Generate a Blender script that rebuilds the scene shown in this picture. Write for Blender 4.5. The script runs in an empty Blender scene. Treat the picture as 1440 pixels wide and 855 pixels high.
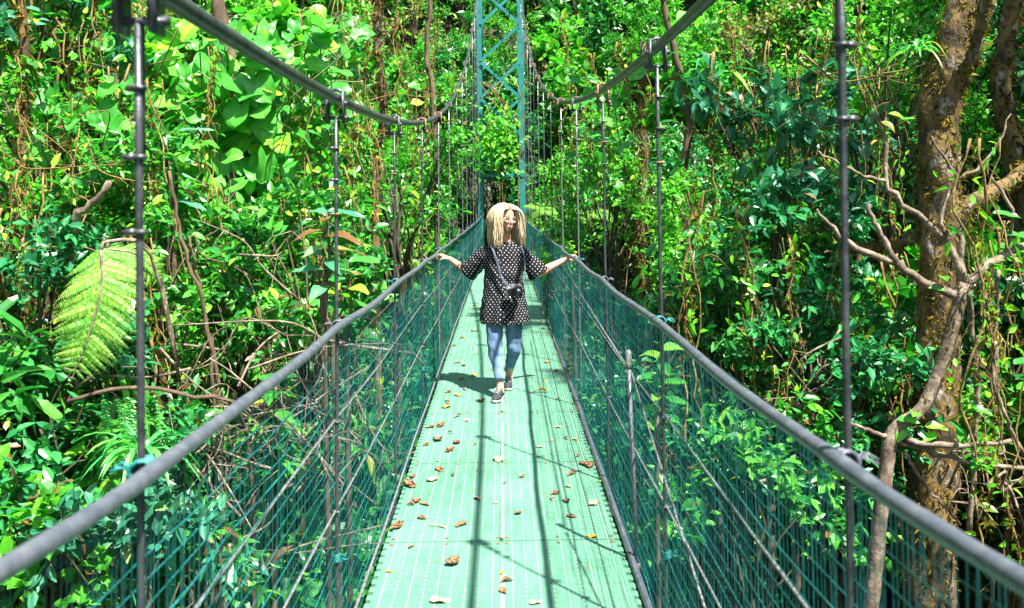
import bpy, math, random
import numpy as np
from mathutils import Vector, Matrix, Euler

random.seed(7)
RNG = np.random.default_rng(11)
scene = bpy.context.scene
COL = scene.collection
R = math.radians

# ------------------------------------------------------------------ camera
CAM = Vector((0.015, 0.0, 1.76))
FPX = 1200.0                      # focal length in photo pixels (1440 wide)
cd = bpy.data.cameras.new('camera')
cam = bpy.data.objects.new('camera', cd)
COL.objects.link(cam)
cd.sensor_width = 36.0
cd.lens = 36.0 * FPX / 1440.0
cd.shift_y = -0.0990
cd.clip_start = 0.05
cd.clip_end = 500
cd.dof.use_dof = True
cd.dof.focus_distance = 7.6
cd.dof.aperture_fstop = 4.5
CROT = Matrix.Rotation(-0.0117, 3, 'Z') @ Matrix.Rotation(R(90), 3, 'X') @ Matrix.Rotation(R(-0.6), 3, 'Z')
cam.matrix_world = Matrix.Translation(CAM) @ CROT.to_4x4()
scene.camera = cam

# ------------------------------------------------------------------ light
SUN_TO = Vector((0.33, -0.42, 1.0)).normalized()
w = bpy.data.worlds.new('World')
scene.world = w
w.use_nodes = True
wn = w.node_tree
sky = wn.nodes.new('ShaderNodeTexSky')
sky.sky_type = 'NISHITA'
sky.sun_disc = False
sky.sun_elevation = math.asin(SUN_TO.z)
sky.sun_rotation = math.atan2(SUN_TO.x, SUN_TO.y)
wn.links.new(sky.outputs[0], wn.nodes['Background'].inputs[0])
wn.nodes['Background'].inputs[1].default_value = 0.08
sl = bpy.data.lights.new('sun', 'SUN')
sl.energy = 5.0
sl.angle = R(0.9)
sl.color = (1.0, 0.95, 0.86)
so = bpy.data.objects.new('sun', sl)
COL.objects.link(so)
so.rotation_euler = SUN_TO.to_track_quat('Z', 'Y').to_euler()
so.location = (6, -8, 30)
vs = scene.view_settings
vs.view_transform = 'Standard'
vs.look = 'None'
vs.exposure = 1.95
vs.gamma = 1.0
cy = scene.cycles
cy.max_bounces = 7
cy.diffuse_bounces = 3
cy.glossy_bounces = 2
cy.transmission_bounces = 4
cy.transparent_max_bounces = 4
cy.sample_clamp_indirect = 6
cy.use_denoising = True
scene.render.engine = 'CYCLES'


def P(px, py, D):
    """world point seen at photo pixel (px, py) at forward distance D"""
    d = CROT @ Vector(((px - 720) / FPX, (285 - py) / FPX, -1.0))
    return CAM + d * (D / d.y)


# ------------------------------------------------------------------ object helpers
def link(name, data, parent=None, loc=None, rot=None, scl=None, kind=None):
    o = bpy.data.objects.new(name, data)
    COL.objects.link(o)
    if parent is not None:
        o.parent = parent
    if loc is not None:
        o.location = loc
    if rot is not None:
        o.rotation_euler = rot
    if scl is not None:
        o.scale = scl if hasattr(scl, '__len__') else (scl,) * 3
    if kind:
        o['kind'] = kind
    return o


def tag(o, label, cat, group=None):
    o['label'] = label
    o['category'] = cat
    if group:
        o['group'] = group
    return o


def thing(name, label, cat, loc=(0, 0, 0), rot=(0, 0, 0), group=None, scl=1.0):
    o = bpy.data.objects.new(name, None)
    o.empty_display_size = 0.2
    COL.objects.link(o)
    o.location = loc
    o.rotation_euler = rot
    o.scale = (scl,) * 3
    return tag(o, label, cat, group)


def np_mesh(name, V, F, mats=(), attrs=None, smooth=False, fm=None):
    V = np.asarray(V, dtype=np.float32)
    F = np.asarray(F, dtype=np.int32)
    k = F.shape[1]
    me = bpy.data.meshes.new(name)
    me.vertices.add(len(V))
    me.vertices.foreach_set('co', V.ravel())
    me.loops.add(F.size)
    me.loops.foreach_set('vertex_index', F.ravel())
    me.polygons.add(len(F))
    me.polygons.foreach_set('loop_start', np.arange(0, F.size, k, dtype=np.int32))
    if smooth:
        me.polygons.foreach_set('use_smooth', np.ones(len(F), dtype=bool))
    else:
        me.polygons.foreach_set('use_smooth', np.zeros(len(F), dtype=bool))
    for m in mats:
        me.materials.append(m)
    if fm is not None:
        me.polygons.foreach_set('material_index', np.asarray(fm, dtype=np.int32))
    me.update(calc_edges=True)
    for n_, a in (attrs or {}).items():
        at = me.attributes.new(n_, 'FLOAT', 'POINT')
        at.data.foreach_set('value', np.asarray(a, dtype=np.float32))
    me.validate()
    return me


class Geo:
    """collects triangles"""
    def __init__(s):
        s.V, s.F, s.M, s.T, s.n = [], [], [], [], 0

    def add(s, V, F, m=0, tint=0.5):
        V = np.asarray(V, float)
        F = np.asarray(F, int)
        s.V.append(V)
        s.F.append(F + s.n)
        s.M.append(np.full(len(F), m))
        t = np.asarray(tint, float)
        s.T.append(np.full(len(V), float(t)) if t.ndim == 0 else t)
        s.n += len(V)
        return s

    def box(s, c, h, m=0, rot=None):
        c = np.asarray(c, float)
        V = np.array([[x, y, z] for x in (-1, 1) for y in (-1, 1) for z in (-1, 1)], float) * np.asarray(h, float)
        if rot is not None:
            V = V @ np.array(rot).T
        F = [[0, 1, 3], [0, 3, 2], [4, 6, 7], [4, 7, 5], [0, 4, 5], [0, 5, 1], [2, 3, 7], [2, 7, 6], [0, 2, 6], [0, 6, 4], [1, 5, 7], [1, 7, 3]]
        return s.add(V + c, F, m)

    def bar(s, a, b, wx, wy, m=0):
        a, b = Vector(a), Vector(b)
        q = (b - a).to_track_quat('Z', 'Y').to_matrix()
        return s.box((a + b) / 2, (wx / 2, wy / 2, (b - a).length / 2), m, np.array(q))

    def tube(s, pts, rad, sides=6, m=0, caps=True, flat=1.0, tint=0.5, up=None):
        V, F = tube(pts, rad, sides, caps, flat, up)
        return s.add(V, F, m, tint)

    def mesh(s, name, mats, smooth=False, tint=False):
        V = np.concatenate(s.V)
        F = np.concatenate(s.F)
        if not hasattr(mats, '__len__'):
            mats = [mats]
        return np_mesh(name, V, F, mats, {'tint': np.concatenate(s.T)} if tint else None, smooth, np.concatenate(s.M) if len(mats) > 1 else None)


def tube(pts, rad, sides=6, caps=True, flat=1.0, up=None):
    p = np.asarray([tuple(q) for q in pts], float)
    n = len(p)
    rad = np.broadcast_to(np.asarray(rad, float), (n,))
    t = np.gradient(p, axis=0)
    t /= np.linalg.norm(t, axis=1)[:, None] + 1e-12
    ref = np.array(up if up is not None else ((0, 0, 1) if abs(t[0, 2]) < 0.8 else (0, 1, 0)), float)
    u = np.zeros_like(p)
    for i in range(n):
        ref = ref - t[i] * ref.dot(t[i])
        nr = np.linalg.norm(ref)
        if nr < 1e-6:
            ref = np.array((1.0, 0.3, 0.2)) - t[i] * np.dot((1.0, 0.3, 0.2), t[i])
            nr = np.linalg.norm(ref)
        ref = ref / nr
        u[i] = ref
    v = np.cross(t, u)
    a = np.arange(sides) * 2 * math.pi / sides
    V = p[:, None, :] + rad[:, None, None] * (np.cos(a)[None, :, None] * v[:, None, :] + flat * np.sin(a)[None, :, None] * u[:, None, :])
    V = V.reshape(-1, 3)
    i = np.arange(n - 1)[:, None] * sides
    j = np.arange(sides)[None, :]
    j2 = (j + 1) % sides
    A, B, C, D = (i + j), (i + j2), (i + sides + j2), (i + sides + j)
    F = np.concatenate([np.stack([A, B, C], -1).reshape(-1, 3), np.stack([A, C, D], -1).reshape(-1, 3)])
    if caps:
        V = np.concatenate([V, p[:1], p[-1:]])
        c0, c1 = n * sides, n * sides + 1
        jj = np.arange(sides)
        F = np.concatenate([F, np.stack([np.full(sides, c0), (jj + 1) % sides, jj], -1),
                            np.stack([np.full(sides, c1), (n - 1) * sides + jj, (n - 1) * sides + (jj + 1) % sides], -1)])
    return V, F


def spline(pts, n):
    """smooth Catmull-Rom polyline"""
    p = np.asarray([tuple(q) for q in pts], float)
    if len(p) == 2:
        t = np.linspace(0, 1, n)[:, None]
        return p[0] * (1 - t) + p[1] * t
    q = np.concatenate([[2 * p[0] - p[1]], p, [2 * p[-1] - p[-2]]])
    ts = np.linspace(0, len(p) - 1 - 1e-9, n)
    k = ts.astype(int)
    f = (ts - k)[:, None]
    a, b, c, d = q[k], q[k + 1], q[k + 2], q[k + 3]
    return 0.5 * (2 * b + (c - a) * f + (2 * a - 5 * b + 4 * c - d) * f ** 2 + (3 * b - a - 3 * c + d) * f ** 3)


def wig(pts, amp, rng=RNG):
    p = np.array(pts, float)
    k = rng.normal(0, amp, p.shape)
    k[0] = 0
    return p + k


# ------------------------------------------------------------------ materials
def mat(name, col, rough=0.6, metal=0.0, spec=0.5):
    m = bpy.data.materials.new(name)
    m.use_nodes = True
    b = m.node_tree.nodes['Principled BSDF']
    b.inputs['Base Color'].default_value = (*col, 1)
    b.inputs['Roughness'].default_value = rough
    b.inputs['Metallic'].default_value = metal
    b.inputs['Specular IOR Level'].default_value = spec
    return m, m.node_tree, b


def noise_mat(name, cols, scale=8.0, detail=5.0, rough=0.6, metal=0.0, bump=0.0, bscale=None, spec=0.5, stops=None, coords='Object', stretch=(1, 1, 1)):
    m, t, b = mat(name, cols[0], rough, metal, spec)
    tc = t.nodes.new('ShaderNodeTexCoord')
    mp = t.nodes.new('ShaderNodeMapping')
    mp.inputs['Scale'].default_value = stretch
    t.links.new(tc.outputs[coords], mp.inputs[0])
    n = t.nodes.new('ShaderNodeTexNoise')
    n.inputs['Scale'].default_value = scale
    n.inputs['Detail'].default_value = detail
    n.inputs['Roughness'].default_value = 0.62
    t.links.new(mp.outputs[0], n.inputs['Vector'])
    r = t.nodes.new('ShaderNodeValToRGB')
    e = r.color_ramp.elements
    k = len(cols)
    stops = stops or [0.3 + 0.4 * i / max(1, k - 1) for i in range(k)]
    while len(e) < k:
        e.new(0.5)
    for i in range(k):
        e[i].position = stops[i]
        e[i].color = (*cols[i], 1)
    t.links.new(n.outputs['Fac'], r.inputs[0])
    t.links.new(r.outputs[0], b.inputs['Base Color'])
    if bump:
        n2 = t.nodes.new('ShaderNodeTexNoise')
        n2.inputs['Scale'].default_value = bscale or scale * 3
        n2.inputs['Detail'].default_value = 4
        t.links.new(mp.outputs[0], n2.inputs['Vector'])
        bp = t.nodes.new('ShaderNodeBump')
        bp.inputs['Strength'].default_value = bump
        bp.inputs['Distance'].default_value = 0.02
        t.links.new(n2.outputs['Fac'], bp.inputs['Height'])
        t.links.new(bp.outputs[0], b.inputs['Normal'])
    return m


def leaf_mat(name, cols, rough=0.38, trans=0.33, spec=0.55, stops=None, tcol=(0.62, 1.0, 0.55)):
    """leaf colour follows the per-leaf 'tint' value; thin leaves let light through"""
    m, t, b = mat(name, cols[0], rough, 0, spec)
    at = t.nodes.new('ShaderNodeAttribute')
    at.attribute_name = 'tint'
    oi = t.nodes.new('ShaderNodeObjectInfo')
    ad = t.nodes.new('ShaderNodeMath')
    ad.operation = 'MULTIPLY_ADD'
    ad.inputs[1].default_value = 0.30
    t.links.new(oi.outputs['Random'], ad.inputs[0])
    t.links.new(at.outputs['Fac'], ad.inputs[2])
    sb = t.nodes.new('ShaderNodeMath')
    sb.operation = 'SUBTRACT'
    sb.use_clamp = True
    sb.inputs[1].default_value = 0.17
    t.links.new(ad.outputs[0], sb.inputs[0])
    r = t.nodes.new('ShaderNodeValToRGB')
    e = r.color_ramp.elements
    k = len(cols)
    stops = stops or [i / (k - 1) for i in range(k)]
    while len(e) < k:
        e.new(0.5)
    for i in range(k):
        e[i].position = stops[i]
        e[i].color = (*cols[i], 1)
    t.links.new(sb.outputs[0], r.inputs[0])
    t.links.new(r.outputs[0], b.inputs['Base Color'])
    tr = t.nodes.new('ShaderNodeBsdfTranslucent')
    mx = t.nodes.new('ShaderNodeMix')
    mx.data_type = 'RGBA'
    mx.blend_type = 'MULTIPLY'
    mx.inputs['Factor'].default_value = 1.0
    mx.inputs['B'].default_value = (tcol[0] * 1.5, tcol[1] * 1.5, tcol[2] * 1.5, 1)
    t.links.new(r.outputs[0], mx.inputs['A'])
    t.links.new(mx.outputs['Result'], tr.inputs[0])
    ms = t.nodes.new('ShaderNodeMixShader')
    ms.inputs[0].default_value = trans
    t.links.new(b.outputs[0], ms.inputs[1])
    t.links.new(tr.outputs[0], ms.inputs[2])
    t.links.new(ms.outputs[0], t.nodes['Material Output'].inputs[0])
    return m


ODD = [(0.27, 0.23, 0.03), (0.16, 0.08, 0.03)]
M = {}
M['leaf_mid'] = leaf_mat('leaf_mid', [(0.014, 0.101, 0.024), (0.030, 0.216, 0.038), (0.101, 0.405, 0.034), (0.284, 0.567, 0.041)] + ODD, 0.33, stops=[0, .35, .68, .90, .965, 1])
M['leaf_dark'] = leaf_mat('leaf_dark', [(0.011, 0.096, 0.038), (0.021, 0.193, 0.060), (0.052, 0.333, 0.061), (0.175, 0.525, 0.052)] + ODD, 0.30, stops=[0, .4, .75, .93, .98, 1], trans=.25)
M['leaf_bright'] = leaf_mat('leaf_bright', [(0.026, 0.180, 0.018), (0.072, 0.360, 0.024), (0.192, 0.552, 0.030), (0.432, 0.660, 0.036)] + ODD, 0.38, stops=[0, .35, .68, .88, .96, 1], trans=.4)
M['leaf_blue'] = leaf_mat('leaf_blue', [(0.018, 0.120, 0.068), (0.038, 0.195, 0.105), (0.075, 0.300, 0.135), (0.165, 0.420, 0.150)] + ODD, 0.27, stops=[0, .4, .7, .93, .985, 1], trans=.2)
M['leaf_heart'] = leaf_mat('leaf_heart', [(0.028, 0.187, 0.022), (0.055, 0.319, 0.039), (0.121, 0.462, 0.055), (0.440, 0.638, 0.033)], 0.33, stops=[0, .4, .8, 1], trans=.36)
M['fern'] = leaf_mat('fern', [(0.028, 0.162, 0.019), (0.085, 0.314, 0.028), (0.228, 0.437, 0.048), (0.380, 0.551, 0.095)], 0.5, trans=.35)
M['strap'] = leaf_mat('strap', [(0.024, 0.192, 0.048), (0.048, 0.348, 0.072), (0.168, 0.504, 0.060), (0.540, 0.600, 0.072)], 0.38, trans=.3)
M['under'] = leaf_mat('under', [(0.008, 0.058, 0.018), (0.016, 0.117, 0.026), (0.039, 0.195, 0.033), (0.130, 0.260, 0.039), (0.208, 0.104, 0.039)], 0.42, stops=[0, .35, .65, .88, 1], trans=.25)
M['leaf_dry'] = leaf_mat('leaf_dry', [(0.04, 0.09, 0.015), (0.13, 0.17, 0.025), (0.30, 0.24, 0.05), (0.30, 0.15, 0.05)], 0.55, trans=.3)
M['shrub_stem'] = noise_mat('shrub_stem', [(0.018, 0.016, 0.008), (0.05, 0.045, 0.02), (0.11, 0.085, 0.045)], 9, 4, 0.85)
M['bark'] = noise_mat('bark', [(0.03, 0.02, 0.012), (0.09, 0.058, 0.033), (0.17, 0.12, 0.08)], 9, 6, 0.85, bump=.6, stretch=(1, 1, .35))
M['twig'] = noise_mat('twig', [(0.05, 0.034, 0.022), (0.15, 0.11, 0.075), (0.33, 0.28, 0.21)], 14, 4, 0.8, bump=.3)
M['moss_bark'] = noise_mat('moss_bark', [(0.016, 0.011, 0.006), (0.055, 0.036, 0.012), (0.16, 0.098, 0.022), (0.09, 0.065, 0.04), (0.46, 0.41, 0.34)], 5.5, 9, 0.9, bump=1.0, bscale=26, stops=[.34, .43, .51, .58, .72], stretch=(1, 1, .6))
M['moss'] = leaf_mat('moss', [(0.025, 0.02, 0.006), (0.11, 0.075, 0.012), (0.26, 0.17, 0.022), (0.12, 0.18, 0.02)], 0.8, trans=.3, spec=.2)
M['liana'] = noise_mat('liana', [(0.06, 0.035, 0.012), (0.17, 0.11, 0.03), (0.27, 0.20, 0.07)], 11, 5, 0.85, bump=.5)
M['green_stem'] = noise_mat('green_stem', [(0.05, 0.10, 0.02), (0.16, 0.18, 0.04)], 9, 3, 0.6)
M['soil'] = noise_mat('soil', [(0.010, 0.010, 0.005), (0.035, 0.028, 0.014), (0.025, 0.05, 0.012)], 3, 8, 0.95, bump=1.0, bscale=18)

M['steel'] = noise_mat('steel', [(0.10, 0.11, 0.125), (0.19, 0.20, 0.22), (0.30, 0.30, 0.31)], 22, 5, 0.42, 0.6, bump=.15)
M['dark_steel'] = noise_mat('dark_steel', [(0.030, 0.036, 0.042), (0.065, 0.073, 0.082), (0.11, 0.115, 0.125)], 16, 5, 0.40, 0.5, bump=.15)
M['rust'] = noise_mat('rust', [(0.10, 0.09, 0.085), (0.20, 0.12, 0.07), (0.30, 0.15, 0.06)], 30, 4, 0.6, 0.4, bump=.3)
M['hose'] = noise_mat('hose', [(0.045, 0.055, 0.072), (0.075, 0.088, 0.11), (0.13, 0.14, 0.155)], 26, 6, 0.42, 0.0, bump=.12, stops=[.25, .5, .78])
M['rope'] = noise_mat('rope', [(0.08, 0.095, 0.10), (0.17, 0.185, 0.19), (0.28, 0.28, 0.28)], 60, 3, 0.55, 0.3, bump=.5, bscale=160)
M['net'] = noise_mat('net', [(0.0, 0.055, 0.06), (0.002, 0.10, 0.10), (0.01, 0.17, 0.165)], 6, 3, 0.5)
M['tie'] = noise_mat('tie', [(0.0, 0.11, 0.11), (0.02, 0.22, 0.21)], 30, 3, 0.5)
M['teal_paint'] = noise_mat('teal_paint', [(0.05, 0.06, 0.045), (0.0, 0.12, 0.11), (0.01, 0.21, 0.19)], 3, 8, 0.5, 0.0, bump=.2, stops=[.26, .38, .7])
M['dark_gap'] = mat('dark_gap', (0.02, 0.035, 0.03), 0.8)[0]


def deck_mat():
    m, t, b = mat('deck_paint', (0.2, 0.5, 0.3), 0.5)
    geo = t.nodes.new('ShaderNodeNewGeometry')
    n1 = t.nodes.new('ShaderNodeTexNoise')
    n1.inputs['Scale'].default_value = 1.6
    n1.inputs['Detail'].default_value = 7
    n2 = t.nodes.new('ShaderNodeTexNoise')
    n2.inputs['Scale'].default_value = 34
    n2.inputs['Detail'].default_value = 4
    mp = t.nodes.new('ShaderNodeMapping')
    mp.inputs['Scale'].default_value = (1.0, 0.14, 1.0)
    t.links.new(geo.outputs['Position'], n1.inputs['Vector'])
    t.links.new(geo.outputs['Position'], mp.inputs[0])
    t.links.new(mp.outputs[0], n2.inputs['Vector'])
    mixf = t.nodes.new('ShaderNodeMath')
    mixf.operation = 'MULTIPLY_ADD'
    mixf.inputs[1].default_value = 0.45
    t.links.new(n2.outputs['Fac'], mixf.inputs[0])
    sc_ = t.nodes.new('ShaderNodeMath')
    sc_.operation = 'MULTIPLY'
    sc_.inputs[1].default_value = 0.55
    t.links.new(n1.outputs['Fac'], sc_.inputs[0])
    t.links.new(sc_.outputs[0], mixf.inputs[2])
    r = t.nodes.new('ShaderNodeValToRGB')
    e = r.color_ramp.elements
    e[0].position, e[0].color = 0.30, (0.055, 0.135, 0.085, 1)
    e[1].position, e[1].color = 0.66, (0.115, 0.275, 0.180, 1)
    k = e.new(0.47)
    k.color = (0.080, 0.228, 0.146, 1)
    t.links.new(mixf.outputs[0], r.inputs[0])
    # scuffs and dried mud
    n3 = t.nodes.new('ShaderNodeTexNoise')
    n3.inputs['Scale'].default_value = 7
    n3.inputs['Detail'].default_value = 9
    n3.inputs['Roughness'].default_value = .72
    t.links.new(geo.outputs['Position'], n3.inputs['Vector'])
    r3 = t.nodes.new('ShaderNodeValToRGB')
    r3.color_ramp.elements[0].position = .56
    r3.color_ramp.elements[0].color = (0, 0, 0, 1)
    r3.color_ramp.elements[1].position = .74
    r3.color_ramp.elements[1].color = (.7, .7, .7, 1)
    t.links.new(n3.outputs['Fac'], r3.inputs[0])
    dm = t.nodes.new('ShaderNodeMix')
    dm.data_type = 'RGBA'
    dm.inputs['B'].default_value = (.11, .105, .07, 1)
    t.links.new(r3.outputs[0], dm.inputs['Factor'])
    t.links.new(r.outputs[0], dm.inputs['A'])
    t.links.new(dm.outputs['Result'], b.inputs['Base Color'])
    # shallow cross grooves pressed into the plate
    wv = t.nodes.new('ShaderNodeTexWave')
    wv.wave_type = 'BANDS'
    wv.bands_direction = 'Y'
    wv.inputs['Scale'].default_value = 4.19
    wv.inputs['Distortion'].default_value = 0.4
    t.links.new(geo.outputs['Position'], wv.inputs['Vector'])
    bp = t.nodes.new('ShaderNodeBump')
    bp.inputs['Strength'].default_value = 0.30
    bp.inputs['Distance'].default_value = 0.004
    t.links.new(wv.outputs['Fac'], bp.inputs['Height'])
    t.links.new(bp.outputs[0], b.inputs['Normal'])
    return m


M['deck'] = deck_mat()
M['deck_worn'] = noise_mat('deck_worn', [(0.10, 0.25, 0.17), (0.22, 0.37, 0.29), (0.33, 0.44, 0.38)], 30, 4, 0.5, stops=[.3, .5, .7], coords='Generated', stretch=(3, 8, 1))

# ------------------------------------------------------------------ terrain
def sstep(a, b, x):
    t = np.clip((x - a) / (b - a), 0, 1)
    return t * t * (3 - 2 * t)


def ground_z(x, y):
    x = np.asarray(x, float)
    y = np.asarray(y, float)
    ax = np.abs(x)
    z = -5.6 + 5.2 * sstep(13, 26.5, y) + 1.4 * sstep(.4, 1.8, -x) * (1 - sstep(12, 26, y))
    side = 1.25 * (1 - .35 * sstep(20, 30, y))
    z = z + side * np.maximum(0, ax - 2.0 - 1.2 * sstep(22, 28, y))
    z = z + 1.0 * np.maximum(0, y - 29)
    z = z + .35 * np.sin(x * 1.1 + 1.3) * np.sin(y * .9 + .5) + .18 * np.sin(x * 2.7 + y * 1.9) * np.sin(y * 2.3 - x)
    return z


gx, gy = np.meshgrid(np.linspace(-46, 46, 150), np.linspace(-22, 66, 150))
gz = ground_z(gx, gy)
GV = np.stack([gx, gy, gz], -1).reshape(-1, 3)
ii = (np.arange(149)[:, None] * 150 + np.arange(149)[None, :]).ravel()
GF = np.concatenate([np.stack([ii, ii + 1, ii + 151], -1), np.stack([ii, ii + 151, ii + 150], -1)])
link('ground', np_mesh('ground', GV, GF, [M['soil']], smooth=True), kind='structure')

# ------------------------------------------------------------------ bridge
DY = np.array([-30, 0, 3.54, 7.0, 16.2, 26.4, 40])
DZ = np.array([.04, .05, .085, .145, .21, .30, .30])


def deck_z(y):
    return np.interp(y, DY, DZ)


def cable_z(y, sx=-1):
    y = np.asarray(y)
    return 1.76 + .39 + .0122 * (y - 2.2) ** 2 if sx < 0 else 1.76 + .575 + .0108 * (y - 2.2) ** 2


RODS = [1.49 + 1.757 * n for n in range(-5, 14)]
RX = .615


def rail_z(y):
    y = np.asarray(y, float)
    ph = (y - 1.49) / 1.757
    f = ph - np.floor(ph)
    return 1.302 - .007 * (4 * f * (1 - f)) + .06 * sstep(19, 26, y) + .06 * (1 - sstep(.5, 1.5, y))


bridge = thing('suspension_bridge', 'narrow hanging footbridge with light green metal walkway and teal net sides', 'bridge', (0, 0, 0))

# walkway: panels with toothed outer edge and pressed ribs
PL = 1.2
g = Geo()
g.box((.279, 0, -.012), (.277, PL / 2 - .005, .012), 0)
for x in (.022, .275, .54):
    for y in (-PL / 2 + .035, PL / 2 - .035):
        g.tube([(x, y, -.002), (x, y, .0035), (x, y, .0045)], [.0105, .0105, .007], 8, 2)
ty = np.arange(-PL / 2 + .0375, PL / 2, .075)
for y in ty:
    g.box((.567, y, -.0125), (.011, .022, .0105), 0)
for k, x in enumerate(np.linspace(.045, .52, 9)):
    if k % 2 == 0:
        g.box((x, 0, .0008), (.0022, PL / 2 - .006, .0012), 1)
    else:
        for y in np.arange(-PL / 2 + .02, PL / 2 - .01, .04):
            g.box((x, y, .0008), (.0034, .0085, .0014), 1)
pan = g.mesh('deck_panel', [M['deck'], M['deck_worn'], M['rust']])
gd = Geo()
walk = None
NP = [-7.2 + PL * i for i in range(28)]
fr = Geo()
yy = np.arange(-7.8, 26.5, .6)
for sx in (-1, 1):
    fr.tube([(sx * .50, y, deck_z(y) - .075) for y in yy], .03, 6)
walk = link('walkway_frame', fr.mesh('walkway_frame', M['dark_steel'], True), bridge)
for y in NP:
    z0, z1 = deck_z(y - PL / 2), deck_z(y + PL / 2)
    pit = math.atan2(z1 - z0, PL)
    for sx in (-1, 1):
        o = link('deck_panel', pan, walk, (0, y, (z0 + z1) / 2), (pit if sx > 0 else -pit, 0, 0 if sx > 0 else math.pi))
# centre joint strip and cross beams
g = Geo()
for y in NP:
    g.box((0, y, deck_z(y) + .0035), (.009, PL / 2 - .004, .002), 0)
link('centre_strip', g.mesh('centre_strip', M['deck_worn']), walk)
for y in RODS:
    g = Geo().box((0, 0, 0), (.66, .03, .035))
    link('cross_beam', g.mesh('cross_beam', M['dark_steel']), bridge, (0, y, deck_z(y) - .15))

# main cables, handrails, side ropes
ya = np.linspace(-8.5, 26.6, 150)
yr = np.linspace(-8.5, 26.4, 360)
for sx in (-1, 1):
    g = Geo().tube([(sx * .612, y, cable_z(y, sx)) for y in ya], .0195, 14)
    link('main_cable', g.mesh('main_cable', M['dark_steel'], True), bridge)
    wob = np.sin(yr * 2.1 + sx) * .004 + np.sin(yr * 5.3) * .0025
    nearest = np.min(np.abs(yr[:, None] - np.array(RODS)[None, :]), axis=1)
    rad = .0148 + .0022 * np.exp(-(nearest / .06) ** 2) + .0008 * np.sin(yr * 23)
    g = Geo().tube(np.stack([sx * (RX - .02 + .004 * np.cos((yr - 1.49) / 1.757 * 2 * math.pi)) + wob, yr, rail_z(yr)], -1), rad, 14)
    hr = link('handrail', g.mesh('handrail', M['hose'], True), bridge)
    for j, fz in enumerate((.70, .42)):
        zz = deck_z(yr) * (1 - fz) + rail_z(yr) * fz - .008 * np.sin(yr * 1.7)
        g = Geo().tube(np.stack([np.full_like(yr, sx * (.628)), yr, zz], -1)[::2], .0044, 6)
        link('side_rope', g.mesh('side_rope', M['rope'], True), bridge)
    zz = deck_z(yr) - .012 + .008 * np.sin(yr * 2.4)
    g = Geo().tube(np.stack([np.full_like(yr, sx * (.612)), yr, zz], -1)[::2], .0075, 6)
    link('bottom_rope', g.mesh('bottom_rope', M['rope'], True), bridge)
    # netting: twine lengthways and across
    g = Geo()
    yn = np.arange(-6.0, 26.3, .25)
    nl = 27
    for k in range(nl):
        f = k / (nl - 1)
        z = (deck_z(yn) - .07) * (1 - f) + (rail_z(yn) - .01) * f + RNG.normal(0, .0035, len(yn))
        x = sx * (.618 + .012 * math.sin(f * 3.1)) + RNG.normal(0, .003, len(yn))
        g.tube(np.stack([x, yn, z], -1), .0012 + (.0011 if k % 6 == 2 else 0), 3, caps=False)
    fs = np.linspace(0, 1, 6)
    for y in np.arange(-6.0, 26.3, .020):
        z = (deck_z(y) - .07) * (1 - fs) + (rail_z(y) - .01) * fs
        x = sx * (.618 + .012 * np.sin(fs * 3.1)) + RNG.normal(0, .002, 6)
        g.tube(np.stack([x, y + RNG.normal(0, .005, 6), z], -1), .0009, 3, caps=False)
    link('side_net', g.mesh('side_net', M['net']), bridge, kind='stuff')

# hanger rods with clamps and clips
g = Geo()
for s in (-1, 1):
    g.box((s * .030, 0, -.035), (.0045, .028, .062), 0)
    g.tube([(s * .046, -.014, -.022), (s * .030, -.014, -.022)], .011, 6, 0)
    g.tube([(s * .046, .014, -.072), (s * .030, .014, -.072)], .011, 6, 0)
th = np.linspace(0, math.pi, 9)
g.tube([(.031 * math.cos(a), 0, .002 + .031 * math.sin(a)) for a in th], .007, 6, 0)
g.tube([(-.05, 0, -.075), (.05, 0, -.075)], .008, 6, 0)
CL = g.mesh('cable_clamp', M['rust'], True)
CL2 = g.mesh('cable_clamp', M['dark_steel'], True)
g = Geo()
th = np.linspace(0, 2 * math.pi, 13)
g.tube([(.0165 * math.cos(a), .0165 * math.sin(a), 0) for a in th], .007, 6, 0, caps=False)
g.box((-.024, 0, 0), (.014, .016, .0085), 0)
g.tube([(-.02, -.011, 0), (-.048, -.011, 0)], .0055, 6)
g.tube([(-.02, .011, 0), (-.044, .011, 0)], .0055, 6)
WC = g.mesh('wire_clip', M['dark_steel'], True)
WCR = g.mesh('wire_clip', M['rust'], True)
g = Geo()
for k in range(5):
    a = np.linspace(0, 2 * math.pi, 11)
    g.tube([(.03 * math.cos(t), (k - 2) * .011 + .004 * math.sin(2 * t), .03 * math.sin(t)) for t in a], .0055, 5, caps=False)
for k in range(4):
    g.tube(wig([(.03, 0, 0), (.055, .01 * k - .015, .012), (.075, .02 * k - .03, .004)], .006), .004, 4)
TIE = g.mesh('rail_tie', M['tie'], True)
TIE2 = g.mesh('rail_tie', M['hose'], True)
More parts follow.
